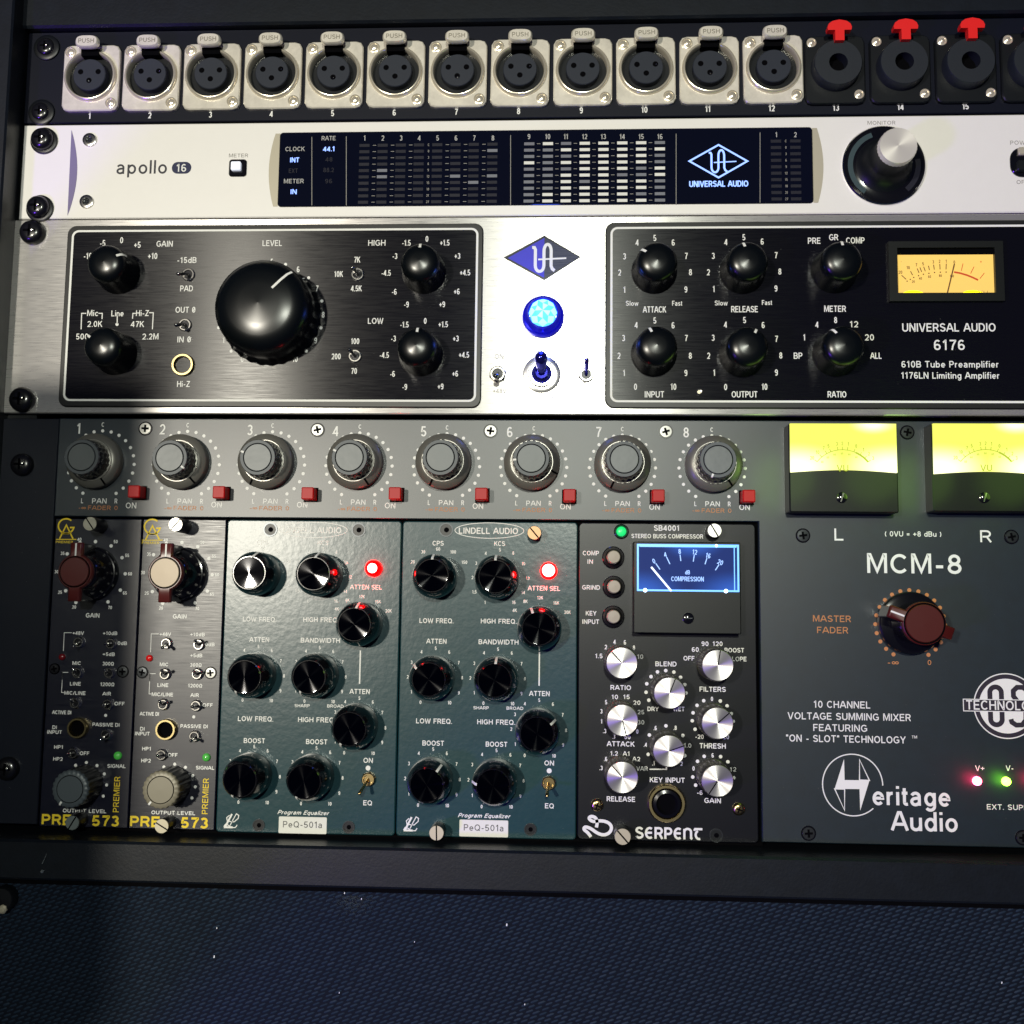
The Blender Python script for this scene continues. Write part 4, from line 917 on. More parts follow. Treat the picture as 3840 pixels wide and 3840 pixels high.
# centre strip
em_pts = [P('A6', *q, .3) for q in ((72, 362), (368, 524), (632, 355), (370, 200))]
part('badge', MB().prism(em_pts, 0, .5), 'chrome', pre, 0)
q = [P('A6', *q_, .55) for q_ in ((105, 362), (368, 506), (370, 217))]; part('badge_field', MB().flat(q, .55), 'badge_blue', pre, 0)
q = [P('A6', *q_, .55) for q_ in ((368, 506), (625, 356), (370, 217))]; part('badge_field', MB().flat(q, .55), 'badge_dark', pre, 0)
emblem(pre, 'A6', (105, 362), (625, 356), (370, 217), (368, 506), .62, 'print_white', 'print_white', .3, 1.35, 'badge_emblem', diamond=False)
a, b = P('A6', 360, 778, 3)
jb = link('jewel_lamp', MB().lathe([(9.1, 0), (9.1, 2.0), (8.6, 3.2), (7.9, 3.4), (7.6, 4.6), (6.9, 5.2), (6.5, 7.2), (6.2, 7.4), (6.0, 6.6)], 60, close=False).mesh('jewel_lamp', 'bezel_blue_sheen', 40), pre, (a, b, 0)); jb['label'] = 'glowing blue jewel lamp in a chrome ring with its blue reflection painted in'
J = MB(); n = 8
ringsJ = [(6.05, 6.6, 0), (5.4, 8.6, .5), (3.3, 10.2, 0), (0.0, 10.9, 0)]
vs = []
for r, hh, o_ in ringsJ[:3]:
    for i in range(n): t = 2 * pi * (i + o_) / n; vs.append((r * sin(t), r * cos(t), hh))
vs.append((0, 0, 10.9)); fa = []; fb = []
for i in range(n):
    j = (i + 1) % n
    fa += [(i, n + i, j)]; fb += [(j, n + i, n + j)]
    fb += [(n + i, 2 * n + j, n + j)]; fa += [(n + i, 2 * n + i, 2 * n + j)]
    (fa if i % 2 else fb).append((2 * n + i, 3 * n, 2 * n + j))
link('jewel_facets', MB().add(vs, fa).mesh('jewel_facets', 'jewel_deep', 0), jb); link('jewel_facets', MB().add(vs, fb).mesh('jewel_facets', 'jewel_pale', 0), jb)
a, b = POS[jb.name][:2]; glow('jewel_spill', a, b, 20, 0.022, (0.06, 0.14, 1.0), 7)  # added lamp ahead of the jewel, spills blue onto the face
tog(pre, 'A6', 30, 1200, 18, 1215, 9.5, 3.4, 1.25, lever='lever_steel', hexa=True)
a, b = P('A6', 350, 1203, .8)
ps = link('power_toggle', MB().lathe([(8.2, 0), (8.1, .7), (7.7, .9), (5.9, .9)], 48, close=False).lathe([(6.0, .9), (5.9, 1.9), (5.5, 2.3), (4.4, 2.3), (4.0, 1.4)], 40, close=False).mesh('power_toggle', 'steel_bright', 40) if 'steel_bright' in MATS else None, pre, (a, b, 0)) if False else None
mat('steel_bright', (0.85, 0.84, 0.82), 0.2, .8)
ps = link('power_toggle', MB().lathe([(8.2, 0), (8.1, .7), (7.7, .9), (5.9, .9)], 48, close=False).lathe([(6.0, .9), (5.9, 1.9), (5.5, 2.3), (4.4, 2.3), (4.0, 1.4)], 40, close=False).mesh('power_toggle', 'steel_bright', 40), pre, (a, b, 0))
link('bushing', MB().lathe([(4.1, 1.5), (3.9, 3.0), (2.6, 4.2), (0, 4.2)], 32).mesh('bushing', 'chrome_blue_sheen', 40), ps)
ta_, tb_ = P('A6', 345, 1075, 15)
link('lever', MB().tube([(0, 0, 3), ((ta_ - a) * .45, (tb_ - b) * .45, 8), ((ta_ - a) * .9, (tb_ - b) * .9, 13), (ta_ - a, tb_ - b, 14.6), ((ta_ - a) * 1.04, (tb_ - b) * 1.04, 15.8)], [1.7, 2.2, 2.75, 2.5, 1.2], 20).mesh('lever', 'chrome_blue_sheen', 60), ps)
tog(pre, 'A6', 673, 1205, 678, 1097, 10.5, 3.1, .95, lever='chrome_blue_sheen', nut='steel_bright', hexa=True)
T(pre, 'A6', [('ON', 42, 1075, 62), ('POWER', 355, 1025, 130), ('OFF ON', 352, 1362, 160), ('+48V', 45, 1325, 96)], 36, 'print_faint', part_name='faint_lettering', bold=0)
# right field
sw = dict(c=C, xs=.8)
T(pre, 'A6', [('5', 1170, 217), ('4', 1042, 250), ('6', 1303, 250), ('3', 950, 350), ('7', 1397, 347), ('2', 915, 467), ('8', 1428, 465), ('1', 950, 592), ('9', 1395, 590), ('ATTACK', 1168, 735, 165),
     ('5', 1170, 815), ('4', 1035, 848), ('6', 1302, 850), ('3', 943, 942), ('7', 1397, 942), ('2', 910, 1070), ('8', 1427, 1070), ('1', 947, 1195), ('9', 1395, 1195), ('0', 1030, 1295), ('10', 1305, 1295), ('INPUT', 1167, 1350, 140),
     ('5', 1815, 212), ('4', 1685, 247), ('3', 1593, 347), ('2', 1558, 465), ('1', 1597, 587), ('RELEASE', 1820, 733, 192), ('5', 1820, 812), ('4', 1682, 845), ('3', 1592, 940), ('2', 1560, 1070), ('1', 1600, 1193), ('0', 1683, 1297),
     ('OUTPUT', 1820, 1350, 186)], 46, **sw)
T(pre, 'A6', [('Slow', 1005, 690, 90), ('Fast', 1332, 690, 72), ('Slow', 1650, 688, 92)], 36, **sw)
T(pre, 'A7', [('6', 35, 243), ('7', 135, 342), ('8', 163, 460), ('9', 135, 583), ('6', 42, 848), ('7', 138, 948), ('8', 170, 1068), ('9', 138, 1192), ('10', 52, 1295), ('PRE', 412, 237, 90), ('GR', 553, 212, 64), ('COMP', 710, 235, 132),
     ('METER', 563, 730, 156), ('8', 567, 812), ('4', 432, 845), ('12', 700, 842, 62), ('1', 340, 937), ('20', 812, 937, 66), ('BP', 295, 1070, 62), ('ALL', 860, 1070, 80), ('RATIO', 577, 1350, 134)], 46, **sw)
T(pre, 'A7', [('Fast', 70, 685, 72)], 36, **sw)
T(pre, 'A7', [('UNIVERSAL AUDIO', 1387, 865, 675)], 62, part_name='name_lettering', c=C)
T(pre, 'A7', [('6176', 1390, 992, 225)], 76, part_name='name_lettering', c=C)
T(pre, 'A7', [('610B Tube Preamplifier', 1395, 1132, 705), ('1176LN Limiting Amplifier', 1397, 1213, 712)], 48, part_name='name_lettering', c=C)
for cr, x, y, an in (('A6', 1187, 385, -52), ('A6', 1845, 385, -14), ('A6', 1185, 998, -22), ('A6', 1843, 1003, 27), ('A7', 617, 380, -2), ('A7', 628, 998, -34)):
    knob_dome(pre, cr, x, y, an, 9.9, 8.5, 16.5)
a, b = P('A6', 1490, 1333, 1); part('trim_hole', MB().lathe([(1.35, 0), (1.2, .5), (.8, .4)], 20, a, b, .9, close=False), 'steel', pre); part('trimmer', MB().disc(a, b, .9, 1.05, 14), 'ivory_metal', pre, 0)
# amber meter
x0, z1 = P('A7', 950, 242, 3); x1, z0 = P('A7', 1795, 672, 3)
vx0, vz1 = P('A7', 1003, 340, 1.4); vx1, vz0 = P('A7', 1718, 630, 1.4)
fr = MB(); o_ = [(x0, z0), (x1, z0), (x1, z1), (x0, z1)]; i_ = [(x0 + 3.6, z0 + 3.6), (x1 - 3.6, z0 + 3.6), (x1 - 3.6, z1 - 2.8), (x0 + 3.6, z1 - 2.8)]
vs = [(x, y, .9) for x, y in o_] + [(x, y, 3) for x, y in o_] + [(x, y, 3) for x, y in i_] + [(x, y, 1.1) for x, y in i_]
vu = part('meter_frame', MB().add(vs, [(k * 4 + i, k * 4 + (i + 1) % 4, (k + 1) * 4 + (i + 1) % 4, (k + 1) * 4 + i) for k in range(3) for i in range(4)]), 'meter_frame_paint' if 'meter_frame_paint' in MATS else 'meter_black', pre, 0)
part('meter_well', MB().box(x0 + 3.5, x1 - 3.5, z0 + 3.5, z1 - 2.7, .95, 1.15), 'dark_inside', pre, 0)
part('meter_dial', MB().flat([(vx0, vz0), (vx1, vz0), (vx1, vz1), (vx0, vz1)], 1.4), 'amber_face', pre, 0)
hot = MB()
for cx_ in (.17, .78):
    pts = [(vx0 + (vx1 - vx0) * (cx_ + .12 * cos(pi * i / 10)), vz0 + .02 + 2.1 * sin(pi * i / 10)) for i in range(11)]; hot.flat(pts, 1.42)
part('lamp_glow', hot, 'amber_hot', pre, 0)
T(pre, 'A7', [('20', 1037, 465), ('10', 1093, 432), ('7', 1152, 412), ('5', 1201, 404), ('3', 1274, 390), ('2', 1320, 386), ('1', 1368, 385), ('0', 1427, 392)], 24, 'vu_print', c=1.5, part_name='meter_scale')
T(pre, 'A7', [('VU', 1635, 608, 70), ('-', 1042, 386), ('20', 1130, 533), ('40', 1182, 510), ('60', 1248, 497), ('80', 1326, 490), ('100', 1410, 493)], 19, 'vu_print', c=1.5, part_name='meter_scale')
T(pre, 'A7', [('+', 1620, 388)], 24, 'vu_red', c=1.5, part_name='meter_scale')
for p_ in ([(1045, 487), (1078, 517)], [(1110, 458), (1125, 487)], [(1158, 438), (1172, 470)], [(1178, 430), (1190, 463)], [(1205, 425), (1217, 458)], [(1240, 418), (1247, 450)], [(1277, 410), (1282, 446)], [(1322, 405), (1324, 445)], [(1369, 403), (1367, 445)]):
    line(pre, 'A7', p_, 6, 'vu_print', 1.5, 'meter_scale')
for p_ in ([(1490, 402), (1478, 455)], [(1570, 425), (1545, 475)], [(1645, 470), (1612, 512)]): line(pre, 'A7', p_, 5, 'vu_red', 1.5, 'meter_scale')
dots(pre, 'A7', [(1085, 530), (1108, 517), (1133, 503), (1168, 490), (1203, 480), (1243, 473), (1284, 467), (1326, 465), (1368, 464)], 5, 'vu_print', 1.5, 'meter_scale')
line(pre, 'A7', [(1425, 464), (1470, 472), (1520, 487), (1560, 503), (1600, 522)], 13, 'vu_red', 1.5, 'meter_scale')
line(pre, 'A7', [(1375, 625), (1428, 405)], 9, 'vu_print', 1.8, 'needle')
flush_print()
rack_screw('A4', 218, 165, 5.6, 4.2, 'black domed screw in the upper left corner of the aluminium preamp', washer=None)
rack_screw('A4', 140, 1435, 5.6, 4.2, 'black domed screw in the lower left corner of the aluminium preamp', washer=None)

# ================================================================ 4  summing mixer
mix = thing('summing_mixer', 'slate grey four-unit summing mixer with eight dual knobs, red buttons and yellow meters', 'mixer', (241, 2 * U, 0))
sx0 = 26.6; zS = P('B1', 1200, 772)[1]; zS2 = P('B3', 1200, 800)[1]; zS = (zS + zS2) / 2
xR = P('B5', 30, 800)[0]; xR = (xR + P('B4', 8, 900)[0]) / 2
zT = 4 * U - 2.0
part('ear', MB().box(-.5, sx0 - .9, .8, zT, -4, -.6, .35), 'slate_dark', mix) if 'slate_dark' in MATS else None
mat('slate_dark', (0.004, 0.006, 0.013), 0.42, noise=(1800, .035, .4), spec=0.3)
part('ear', MB().box(-.5, sx0 - .9, .8, zT, -4, -.6, .35), 'slate_dark', mix)
# L-shaped face: fader strip on top, control section on the right
def Lface():
    p = [(sx0 - .6, zS), (xR, zS), (xR, .4), (482, .4), (482, zT), (sx0 - .6, zT)]
    i = [(sx0 - .2, zS + .4), (xR + .4, zS + .4), (xR + .4, .8), (481.6, .8), (481.6, zT - .4), (sx0 - .2, zT - .4)]
    return MB().prism(p, -4, 0, .4, i)
part('face_plate', Lface(), 'slate_paint', mix)
part('module_bay', MB().box(sx0 - .5, xR + 1, -2, zS + 1, -8, -4.2), 'dark_inside', mix, 0)
# fader channels
ch = [('B1', 732, 388), ('B1', 1349, 391), ('B2', 112, 393), ('B2', 746, 400), ('B2', 1380, 405), ('B3', 195, 410), ('B3', 838, 414), ('B3', 1488, 417)]
caps = [('B1', 590, 335, 150, None), ('B1', 1228, 340, 142, -235), ('B2', 10, 338, 210, -70), ('B2', 676, 338, 148, -65), ('B2', 1335, 338, 208, None), ('B3', 178, 345, 115, -95), ('B3', 853, 350, 205, None), ('B3', 1533, 355, 142, 200)]
nums = [('B1', 572, 130), ('B1', 1178, 135), ('B1', 1812, 140), ('B2', 578, 148), ('B2', 1215, 150), ('B2', 1838, 155), ('B3', 665, 155), ('B3', 1300, 158)]
for i in range(8):
    cr, x, y = ch[i]; k = SC(cr, x, y); a, b = P(cr, x, y)
    m = ink(mix, 'print_white')
    for j in range(21):
        t = radians(-150 + 15 * j); m.disc(a + 240 * k * sin(t), b + 240 * k * cos(t), 12 * k, .06, 12)
    put(m, 'C', a, b + 285 * k, 32 * k); put(m, 'L', a - 122 * k, b - 262 * k, 34 * k); put(m, 'R', a + 122 * k, b - 262 * k, 34 * k)
    put(m, 'PAN', a + 2 * k, b - 262 * k, 36 * k, 105 * k)
    mo = ink(mix, 'print_orange', 'orange_lettering')
    put(mo, 'FADER 0', a + 30 * k, b - 311 * k, 30 * k, 215 * k); put(mo, '-∞', a - 118 * k, b - 311 * k, 26 * k, 56 * k)
    put(m, 'ON', a + 232 * k, b - 293 * k + (8 * k if i else 0), 40 * k, 76 * k)
    cr2, x2, y2 = nums[i]; a2, b2 = P(cr2, x2, y2); put(ink(mix, 'print_white', 'channel_number'), str(i + 1), a2, b2, 74 * k, c=.10, xs=.95, bold=0)
    cr3, x3, y3, sa, ca_ = caps[i]; knob_fader(mix, cr3, x3, y3, sa, ca_)
for cr, x, y in (('B1', 968, 585), ('B1', 1583, 590), ('B2', 372, 598), ('B2', 1005, 598), ('B2', 1632, 602), ('B3', 455, 612), ('B3', 1100, 615), ('B3', 1757, 618)):
    push_cap(mix, cr, x, y, 2.65, 6.5, 'button_red', 'on_button')
mat('screw_face', (0.50, 0.50, 0.47), .4, .5)
def panel_screw(unit, crop, x, y, face, r=3.15, ring='black_gloss'):
    a, b = P(crop, x, y)
    o = link('panel_screw', shared(('pscr', r, ring), lambda: MB().ring(0, 0, r * .8, r, 0, .12, 28).mesh('panel_screw', ring, 0)), unit, (a, b, 0), random.uniform(-20, 20))
    link('screw_face', shared(('pscf', r, face), lambda: MB().lathe([(r * .82, .05), (r * .78, .5), (0, .6)], 24).mesh('screw_face', face, 30)), o)
    link('cross_slot', shared(('pscc', r), lambda: cross_recess(r * .85, w=.34).mesh('cross_slot', 'dark_inside', 0)), o, (0, 0, .64))
for cr, x, y in (('B1', 1055, 130), ('B2', 447, 140), ('B2', 1700, 148), ('B3', 1153, 152)): panel_screw(mix, cr, x, y, 'screw_face')
for cr, x, y in (('B4', 1085, 158), ('B4', 330, 905), ('B4', 1840, 915), ('B5', 370, 1400), ('B5', 1922, 1432)): panel_screw(mix, cr, x, y, 'steel_dark', 3.1)
# meters
def big_meter(x, right):
    h = 8.5
    fl, ft = P('B4', x, 92, h); k = SC('B4', x, 400, h)
    w = 785 * k; hh = 657 * k
    o = part('meter', MB().box(fl, fl + w, ft - hh, ft, 0, h, .5, .8), 'meter_black', mix)
    wl, wt = P('B4', x + 8, 96, h); wb = P('B4', x + 8, 448 + (12 if right else 0), h)[1]
    cx_, cz = (wl + w / 2 - 8 * k), 0
    # window with the lower edge arched upwards
    n = 16; pts = [(wl, wt), ] ; xr = fl + w - 12 * k
    low = [(wl + (xr - wl) * i / n, wb + 1.1 * sin(pi * i / n)) for i in range(n + 1)]
    c0 = POS[o.name]
    wm = MB().prism(low + [(xr, wt), (wl, wt)], h - .5, h + 1.2)
    wm.v = [(p[0] - c0[0], p[1] - c0[1], p[2] - c0[2]) for p in wm.v]
    link('dial_window', wm.mesh('dial_window', 'lime_face', 0), o)
    def lay(fn, nm, m):
        q = MB(); fn(q); q.v = [(p[0] - c0[0], p[1] - c0[1], p[2] - c0[2]) for p in q.v]; link(nm, q.mesh(nm, m, 0), o)
    H = h + 1.26; ccx = (wl + xr) / 2 - .5; ccz = wt - 300 * k * 1.42
    def scale(q):
        R = 232 * k
        q.stroke([(ccx + R * sin(radians(t)), ccz + R * 1.0 * cos(radians(t))) for t in range(-52, 53, 4)], .28, H)
        q.stroke([(ccx + (R * 1.0) * sin(radians(t)), ccz + (R * 1.0) * cos(radians(t))) for t in range(24, 53, 4)], .75, H + .01)
        for t, s in ((-52, '20'), (-40, '10'), (-29, '7'), (-21, '5'), (-8, '3'), (0, '2'), (9, '1'), (21, '0'), (33, '1'), (43, '2'), (52, '3')):
            u, v_ = sin(radians(t)), cos(radians(t))
            q.stroke([(ccx + R * u, ccz + R * v_), (ccx + R * 1.10 * u, ccz + R * 1.10 * v_)], .28, H)
            put(q, s, ccx + R * 1.20 * u, ccz + R * 1.20 * v_, 1.5, c=H)
        for t in range(-46, 30, 15): put(q, '60', ccx + R * .88 * sin(radians(t)), ccz + R * .88 * cos(radians(t)), .9, c=H)
        put(q, 'VU', ccx, ccz + R * .42, 2.6, 4.6, H)
    lay(scale, 'meter_scale', 'lime_print')
    ra, rb = P('B4', x + 385, 630, h)
    s = link('zero_screw', shared('zs', lambda: MB().lathe([(2.25, 0), (2.2, .6), (1.5, 1.0), (0, 1.1)], 26).mesh('zero_screw', 'black_gloss', 50)), o, (ra - c0[0], rb - c0[1], h - c0[2]))
    q = MB().box(-1.9, 1.9, -.28, .28, 0, .04); q.v = [(p[0] * .3 - p[1] * .95, p[0] * .95 + p[1] * .3, p[2]) for p in q.v]
    link('screw_slot', q.mesh('screw_slot', 'steel', 0), o, (ra - c0[0], rb - c0[1], h - c0[2] + 1.1))
big_meter(225, False); big_meter(1258, True)
for x_, y_ in ((300, 440), (930, 440), (1340, 455), (1960, 455)):
    a, b = P('B4', x_, y_, 14); glow('meter_spill', a, b, 19, 0.014, (0.50, 1.0, 0.12), 16)  # added lamps in front of the dials, spill green onto the panel
T(mix, 'B4', [('L', 590, 897, 66, 88), ('R', 1655, 910, 84, 88)], 88, bold=0)
T(mix, 'B4', [('( 0VU = +8 dBu )', 1128, 893, 410)], 38)
T(mix, 'B4', [('MCM-8', 1137, 1110, 685)], 140, part_name='model_lettering', bold=.004)
T(mix, 'B4', [('MASTER', 540, 1507, 275), ('FADER', 545, 1590, 225)], 46, 'print_orange', part_name='orange_lettering')
a, b = P('B4', 1107, 1550); k = SC('B4', 1107, 1550); m = ink(mix, 'print_orange', 'orange_lettering')
for j in range(21):
    t = radians(-150 + 15 * j); m.disc(a + 253 * k * sin(t), b + 253 * k * cos(t), 15 * k, .06, 14)
T(mix, 'B5', [('-∞', 985, 162, 84, 40), ('0', 1247, 163, 28, 36)], 38, 'print_orange', part_name='orange_lettering')
knob_wing(mix, 'B4', 1212, 1542, -70, 'dark_red', r=8.6, w=2.5, L1=14.4, L2=12.0, h=18.5, skirt=12.9, red='dark_red', inlay=7.6, barrel=False)
T(mix, 'B5', [('10 CHANNEL', 612, 468, 410), ('VOLTAGE SUMMING MIXER', 665, 555, 890), ('FEATURING', 600, 637, 390), ('"ON - SLOT" TECHNOLOGY', 640, 717, 865)], 50)
T(mix, 'B5', [('TM', 1138, 703, 38)], 20)
# maker's emblem: open circle with a double-triangle H
a, b = P('B5', 690, 1050); k = SC('B5', 690, 1050); m = ink(mix, 'print_white', 'maker_emblem')
m.stroke([(a + 218 * k * cos(radians(t)), b + 224 * k * sin(radians(t))) for t in range(-46, -361, -6)][::-1][:0] or [(a + 218 * k * cos(radians(t)), b + 222 * k * sin(radians(t))) for t in range(0, 315, 6)], 8 * k, .06)
def q5(pts): return [P('B5', *p) for p in pts]
m.flat(q5([(560, 1078), (740, 1080), (812, 1017), (632, 1014)]), .06)
m.flat(q5([(560, 1078), (632, 1014), (628, 862)]), .06)
m.flat(q5([(812, 1017), (740, 1080), (745, 1236)]), .06)
m.stroke(q5([(740, 866), (812, 1017), (740, 1014)]), 8 * k, .07, closed=True); m.stroke(q5([(560, 1078), (632, 1234), (632, 1080)]), 8 * k, .07, closed=True)
T(mix, 'B5', [('eritage', 1115, 1130, 560)], 138, part_name='maker_lettering', bold=.006)
T(mix, 'B5', [('Audio', 1212, 1315, 474)], 138, part_name='maker_lettering', bold=.006)
# round technology emblem
a, b = P('B5', 1805, 478); k = SC('B5', 1805, 478)
ink(mix, 'print_white', 'round_emblem').disc(a, b, 240 * k, .05, 64); ink(mix, 'print_navy2' if 'print_navy2' in MATS else 'emblem_dark', 'round_emblem_ring')
mat('emblem_dark', (0.022, 0.016, 0.030), .45)
PRINT.pop((mix.name, 'round_emblem_ring', 'emblem_dark'), None); PRINT.pop((mix.name, 'round_emblem_ring', 'print_navy2'), None)
ink(mix, 'emblem_dark', 'round_emblem_ring').disc(a, b, 232 * k, .09, 64)
ink(mix, 'print_white', 'round_emblem_field').disc(a, b, 200 * k, .13, 64)
dk = ink(mix, 'emblem_dark', 'round_emblem_letters')
def oval(cx, rx, ry): return [(a + (cx + rx * cos(t)) * k, b + math.copysign(max(0, abs(sin(t)) * rx + (ry - rx) * (abs(sin(t)) > 1e-3)), sin(t)) * k) for t in [2 * pi * i / 48 for i in range(48)]]
dk.stroke(oval(-77, 42, 138), 36 * k, .17, closed=True)
sp = [(150, 88), (140, 118), (110, 138), (70, 138), (42, 112), (42, 72), (66, 40), (104, 0), (128, -45), (126, -100), (98, -136), (55, -138), (24, -118), (18, -95)]
dk.stroke([(a + (x + 10) * k, b + y * k) for x, y in sp], 36 * k, .17)
bl, bt = P('B5', 1487, 425); bb = P('B5', 1487, 516)[1]
ink(mix, 'print_white', 'banner').flat([(bl, bb), (a + 320 * k, bb), (a + 320 * k, bt), (bl, bt)], .21)
ink(mix, 'emblem_dark', 'banner_field').flat([(bl + 6 * k, bb + 6 * k), (a + 314 * k, bb + 6 * k), (a + 314 * k, bt - 6 * k), (bl + 6 * k, bt - 6 * k)], .25)
T(mix, 'B5', [('TECHNOLOGY', 1804, 474, 582)], 68, c=.29, part_name='banner_lettering')
T(mix, 'B5', [('V+', 1612, 928, 66), ('V-', 1828, 928, 54)], 38); T(mix, 'B5', [('EXT. SUPPLY', 1850, 1212, 375)], 38)
for x, y, m_ in ((1600, 1025, 'glow_pink'), (1812, 1028, 'glow_yellowgreen'), (2030, 1030, 'glow_pink')):
    a, b = P('B5', x, y, 1.5); led(mix, a, b, 1.75, m_, 1.9); glow('indicator_glow', a, b, 6.5, 0.0022, (0.2, 1.0, 0.03) if 'green' in m_ else (1.0, 0.02, 0.12), 2.5)  # extra point lamp ahead of each diode makes the halo
flush_print()
rack_screw('B1', 138, 385, 5.0, 3.4, 'black screw on the dark left ear of the mixer, upper one', c=-.6)
rack_screw('V', 8, 1452, 5.0, 3.4, 'black screw on the dark left ear of the mixer, lower one', c=-.6)

# ================================================================ 5, 6  preamp modules
mZ0, mZ1 = .2, zS - .9
dust_on(mix, xR + 2, 470, 2, 170, 170); dust_on(mix, sx0, xR, zS + 1, zT - 1, 60); dust_on(mix, 0, sx0 - 2, 3, 170, 25, -.55)
dust_on(pre, fl0 + 4, fl1 - 4, fz0 + 4, fz1 - 4, 50, 1.0); dust_on(pre, fr0 + 4, 460, fz0 + 4, fz1 - 4, 50, 1.0)
def pre_module(a0, a1, dx, dz, second, label):
    t = thing('preamp_module', label, 'preamp module', ((a0 + a1) / 2, (mZ0 + mZ1) / 2, 0), 'narrow navy preamp modules')
    part('face_plate', MB().box(a0, a1, mZ0, mZ1, -3.5, 0, .35), 'navy_brushed', t)
    def TT(crop, rows, h, m='print_white', nm='lettering', **kw):
        mb = ink(t, m, nm)
        for r in rows:
            k = SC(crop, r[1], r[2]); a, b = P(crop, r[1], r[2]); put(mb, r[0], a + dx, b + dz, (r[4] if len(r) > 4 else h) * k, r[3] * k if len(r) > 3 and r[3] else None, .06, weight=.17, **kw)
    def LL(crop, pts, w, m='print_white', nm='lettering', closed=False):
        k = SC(crop, *pts[0]); ink(t, m, nm).stroke([(P(crop, *p)[0] + dx, P(crop, *p)[1] + dz) for p in pts], w * k, .06, closed=closed)
    def DD(crop, pts, r):
        for p in pts:
            a, b = P(crop, *p); ink(t, 'print_white').disc(a + dx, b + dz, r * SC(crop, *p), .06, 14)
    # yellow monogram
    LL('B6', [(335 + 76 * cos(radians(q)), 138 - 72 * sin(radians(q))) for q in range(48, 345, 9)] + [(410, 152), (372, 152)], 15, 'print_yellow', 'monogram')
    LL('B6', [(270, 262), (337, 128), (402, 262)], 14, 'print_yellow', 'monogram'); LL('B6', [(308, 212), (368, 212)], 12, 'print_yellow', 'monogram')
    LL('B6', [(235, 268), (435, 268)], 8, 'print_yellow', 'monogram'); TT('B6', [('PREMIER', 318, 294, 170)], 22, 'print_yellow', 'monogram')
    TT('B6', [('40', 465, 268), ('35', 300, 405), ('30', 240, 585), ('25', 275, 785), ('20', 413, 930), ('70', 765, 935), ('65', 910, 793), ('60', 960, 605), ('55', 932, 425), ('50', 820, 290)], 30, xs=1, bold=.03)
    DD('B6', [(622, 290), (775, 332), (882, 447), (913, 605), (865, 765), (745, 880), (470, 300), (345, 410), (330, 770), (430, 885)], 17)
    TT('B6', [('GAIN', 595, 1012, 132, 40), ('+48V', 453, 1185, 108), ('+10dB', 765, 1187, 140), ('0dB', 885, 1285, 90), ('+5dB', 752, 1392, 116), ('MIC', 438, 1480, 82), ('300Ω', 747, 1485, 112)], 32, bold=.03)
    TT('B7', [('LINE', 425, 167, 105), ('1200Ω', 738, 173, 138), ('MIC/LINE', 420, 258, 206), ('AIR', 733, 265, 80), ('OFF', 858, 362, 98), ('ACTIVE DI', 292, 447, 184), ('PASSIVE DI', 725, 568, 264), ('DI', 222, 593, 42),
         ('INPUT', 222, 640, 142), ('HP1', 262, 787, 86), ('OFF', 515, 848, 92), ('HP2', 255, 903, 92), ('SIGNAL', 828, 973, 178), ('OUTPUT LEVEL', 515, 1412, 425)], 33, bold=.03)
    DD('B7', [(722, 477), (428, 965), (533, 938), (637, 968), (708, 1050), (731, 1158), (698, 1267)], 15)
    LL('B6', [(308, 1360), (316, 1182), (390, 1182)], 6); LL('B6', [(355, 1570), (300, 1570), (296, 1640)], 6); LL('B7', [(297, 120), (290, 252), (318, 254)], 6); LL('B7', [(300, 54), (296, 130)], 6)
    TT('B7', [('PRE', 240, 1497, 285)], 92, 'print_yellow', 'model_lettering', bold=.035); TT('B7', [('573', 720, 1510, 262)], 94, 'print_yellow', 'model_lettering', bold=.035)
    k = SC('B7', 828, 1250); a, b = P('B7', 828, 1250); put(ink(t, 'print_yellow', 'model_lettering'), 'PREMIER', a + dx, b + dz, 56 * k, 335 * k, .06, rot=90)
    def tg(crop, x, y, tx, ty, h=8.0):
        a, b = P(crop, x, y, 1.8); p_, q_ = P(crop, tx, ty, h); toggle(t, a + dx, b + dz, 2.25, (p_ - a, q_ - b, h - .5), .68, nut='steel', lever='lever_steel')
    s2 = second
    for q in ([('B6', 450, 1275, 400, 1312), ('B6', 765, 1288, 712, 1292)] if not s2 else [('B6', 450, 1275, 403, 1318), ('B6', 765, 1288, 722, 1250)]) + [('B6', 435, 1575, 395, 1538), ('B6', 748, 1575, 707, 1548), ('B7', 415, 358, 370, 325),
              ('B7', 735, 370, 687, 378), ('B7', 718, 668, 672, 713), ('B7', 395, 850, 345, 855)]: tg(*q)
    a, b = P('B7', 440, 603, 2); jack(t, a + dx, b + dz, 4.4, 2.4)
    a, b = P('B6', 287, 1420, 1); led(t, a + dx, b + dz, 1.45, 'led_red' if s2 else 'led_red_dim', 1.3)
    a, b = P('B7', 833, 873, 1); led(t, a + dx, b + dz, 1.7, 'led_green', 1.4)
    return t
ga_b = (P('B6', 1062, 800)[0] + P('B7', 930, 1500)[0]) / 2
ga_c = (P('B6', 1905, 100)[0] + P('B7', 1790, 1600)[0]) / 2
g1 = pre_module(26.9, ga_b - .2, 0, 0, False, 'navy preamp module with plain maroon knob, leftmost in the module bay')
q1, q2 = P('B7', 724, 568), P('B7', 1587, 583); DX, DZ = q2[0] - q1[0], q2[1] - q1[1]
g2 = pre_module(ga_b + .3, ga_c - .2, DX, DZ, True, 'navy preamp module whose maroon knob has a cream sheen painted into its top disc')
knob_wing(g1, 'B6', 418, 585, 0, 'maroon'); knob_wing(g2, 'B6', 1302, 595, 0, 'cream_sheen')
knob_fluted(g1, 'B7', 370, 1200, -148, 'grey_plain'); knob_fluted(g2, 'B7', 1257, 1208, -142, 'tan_plain')
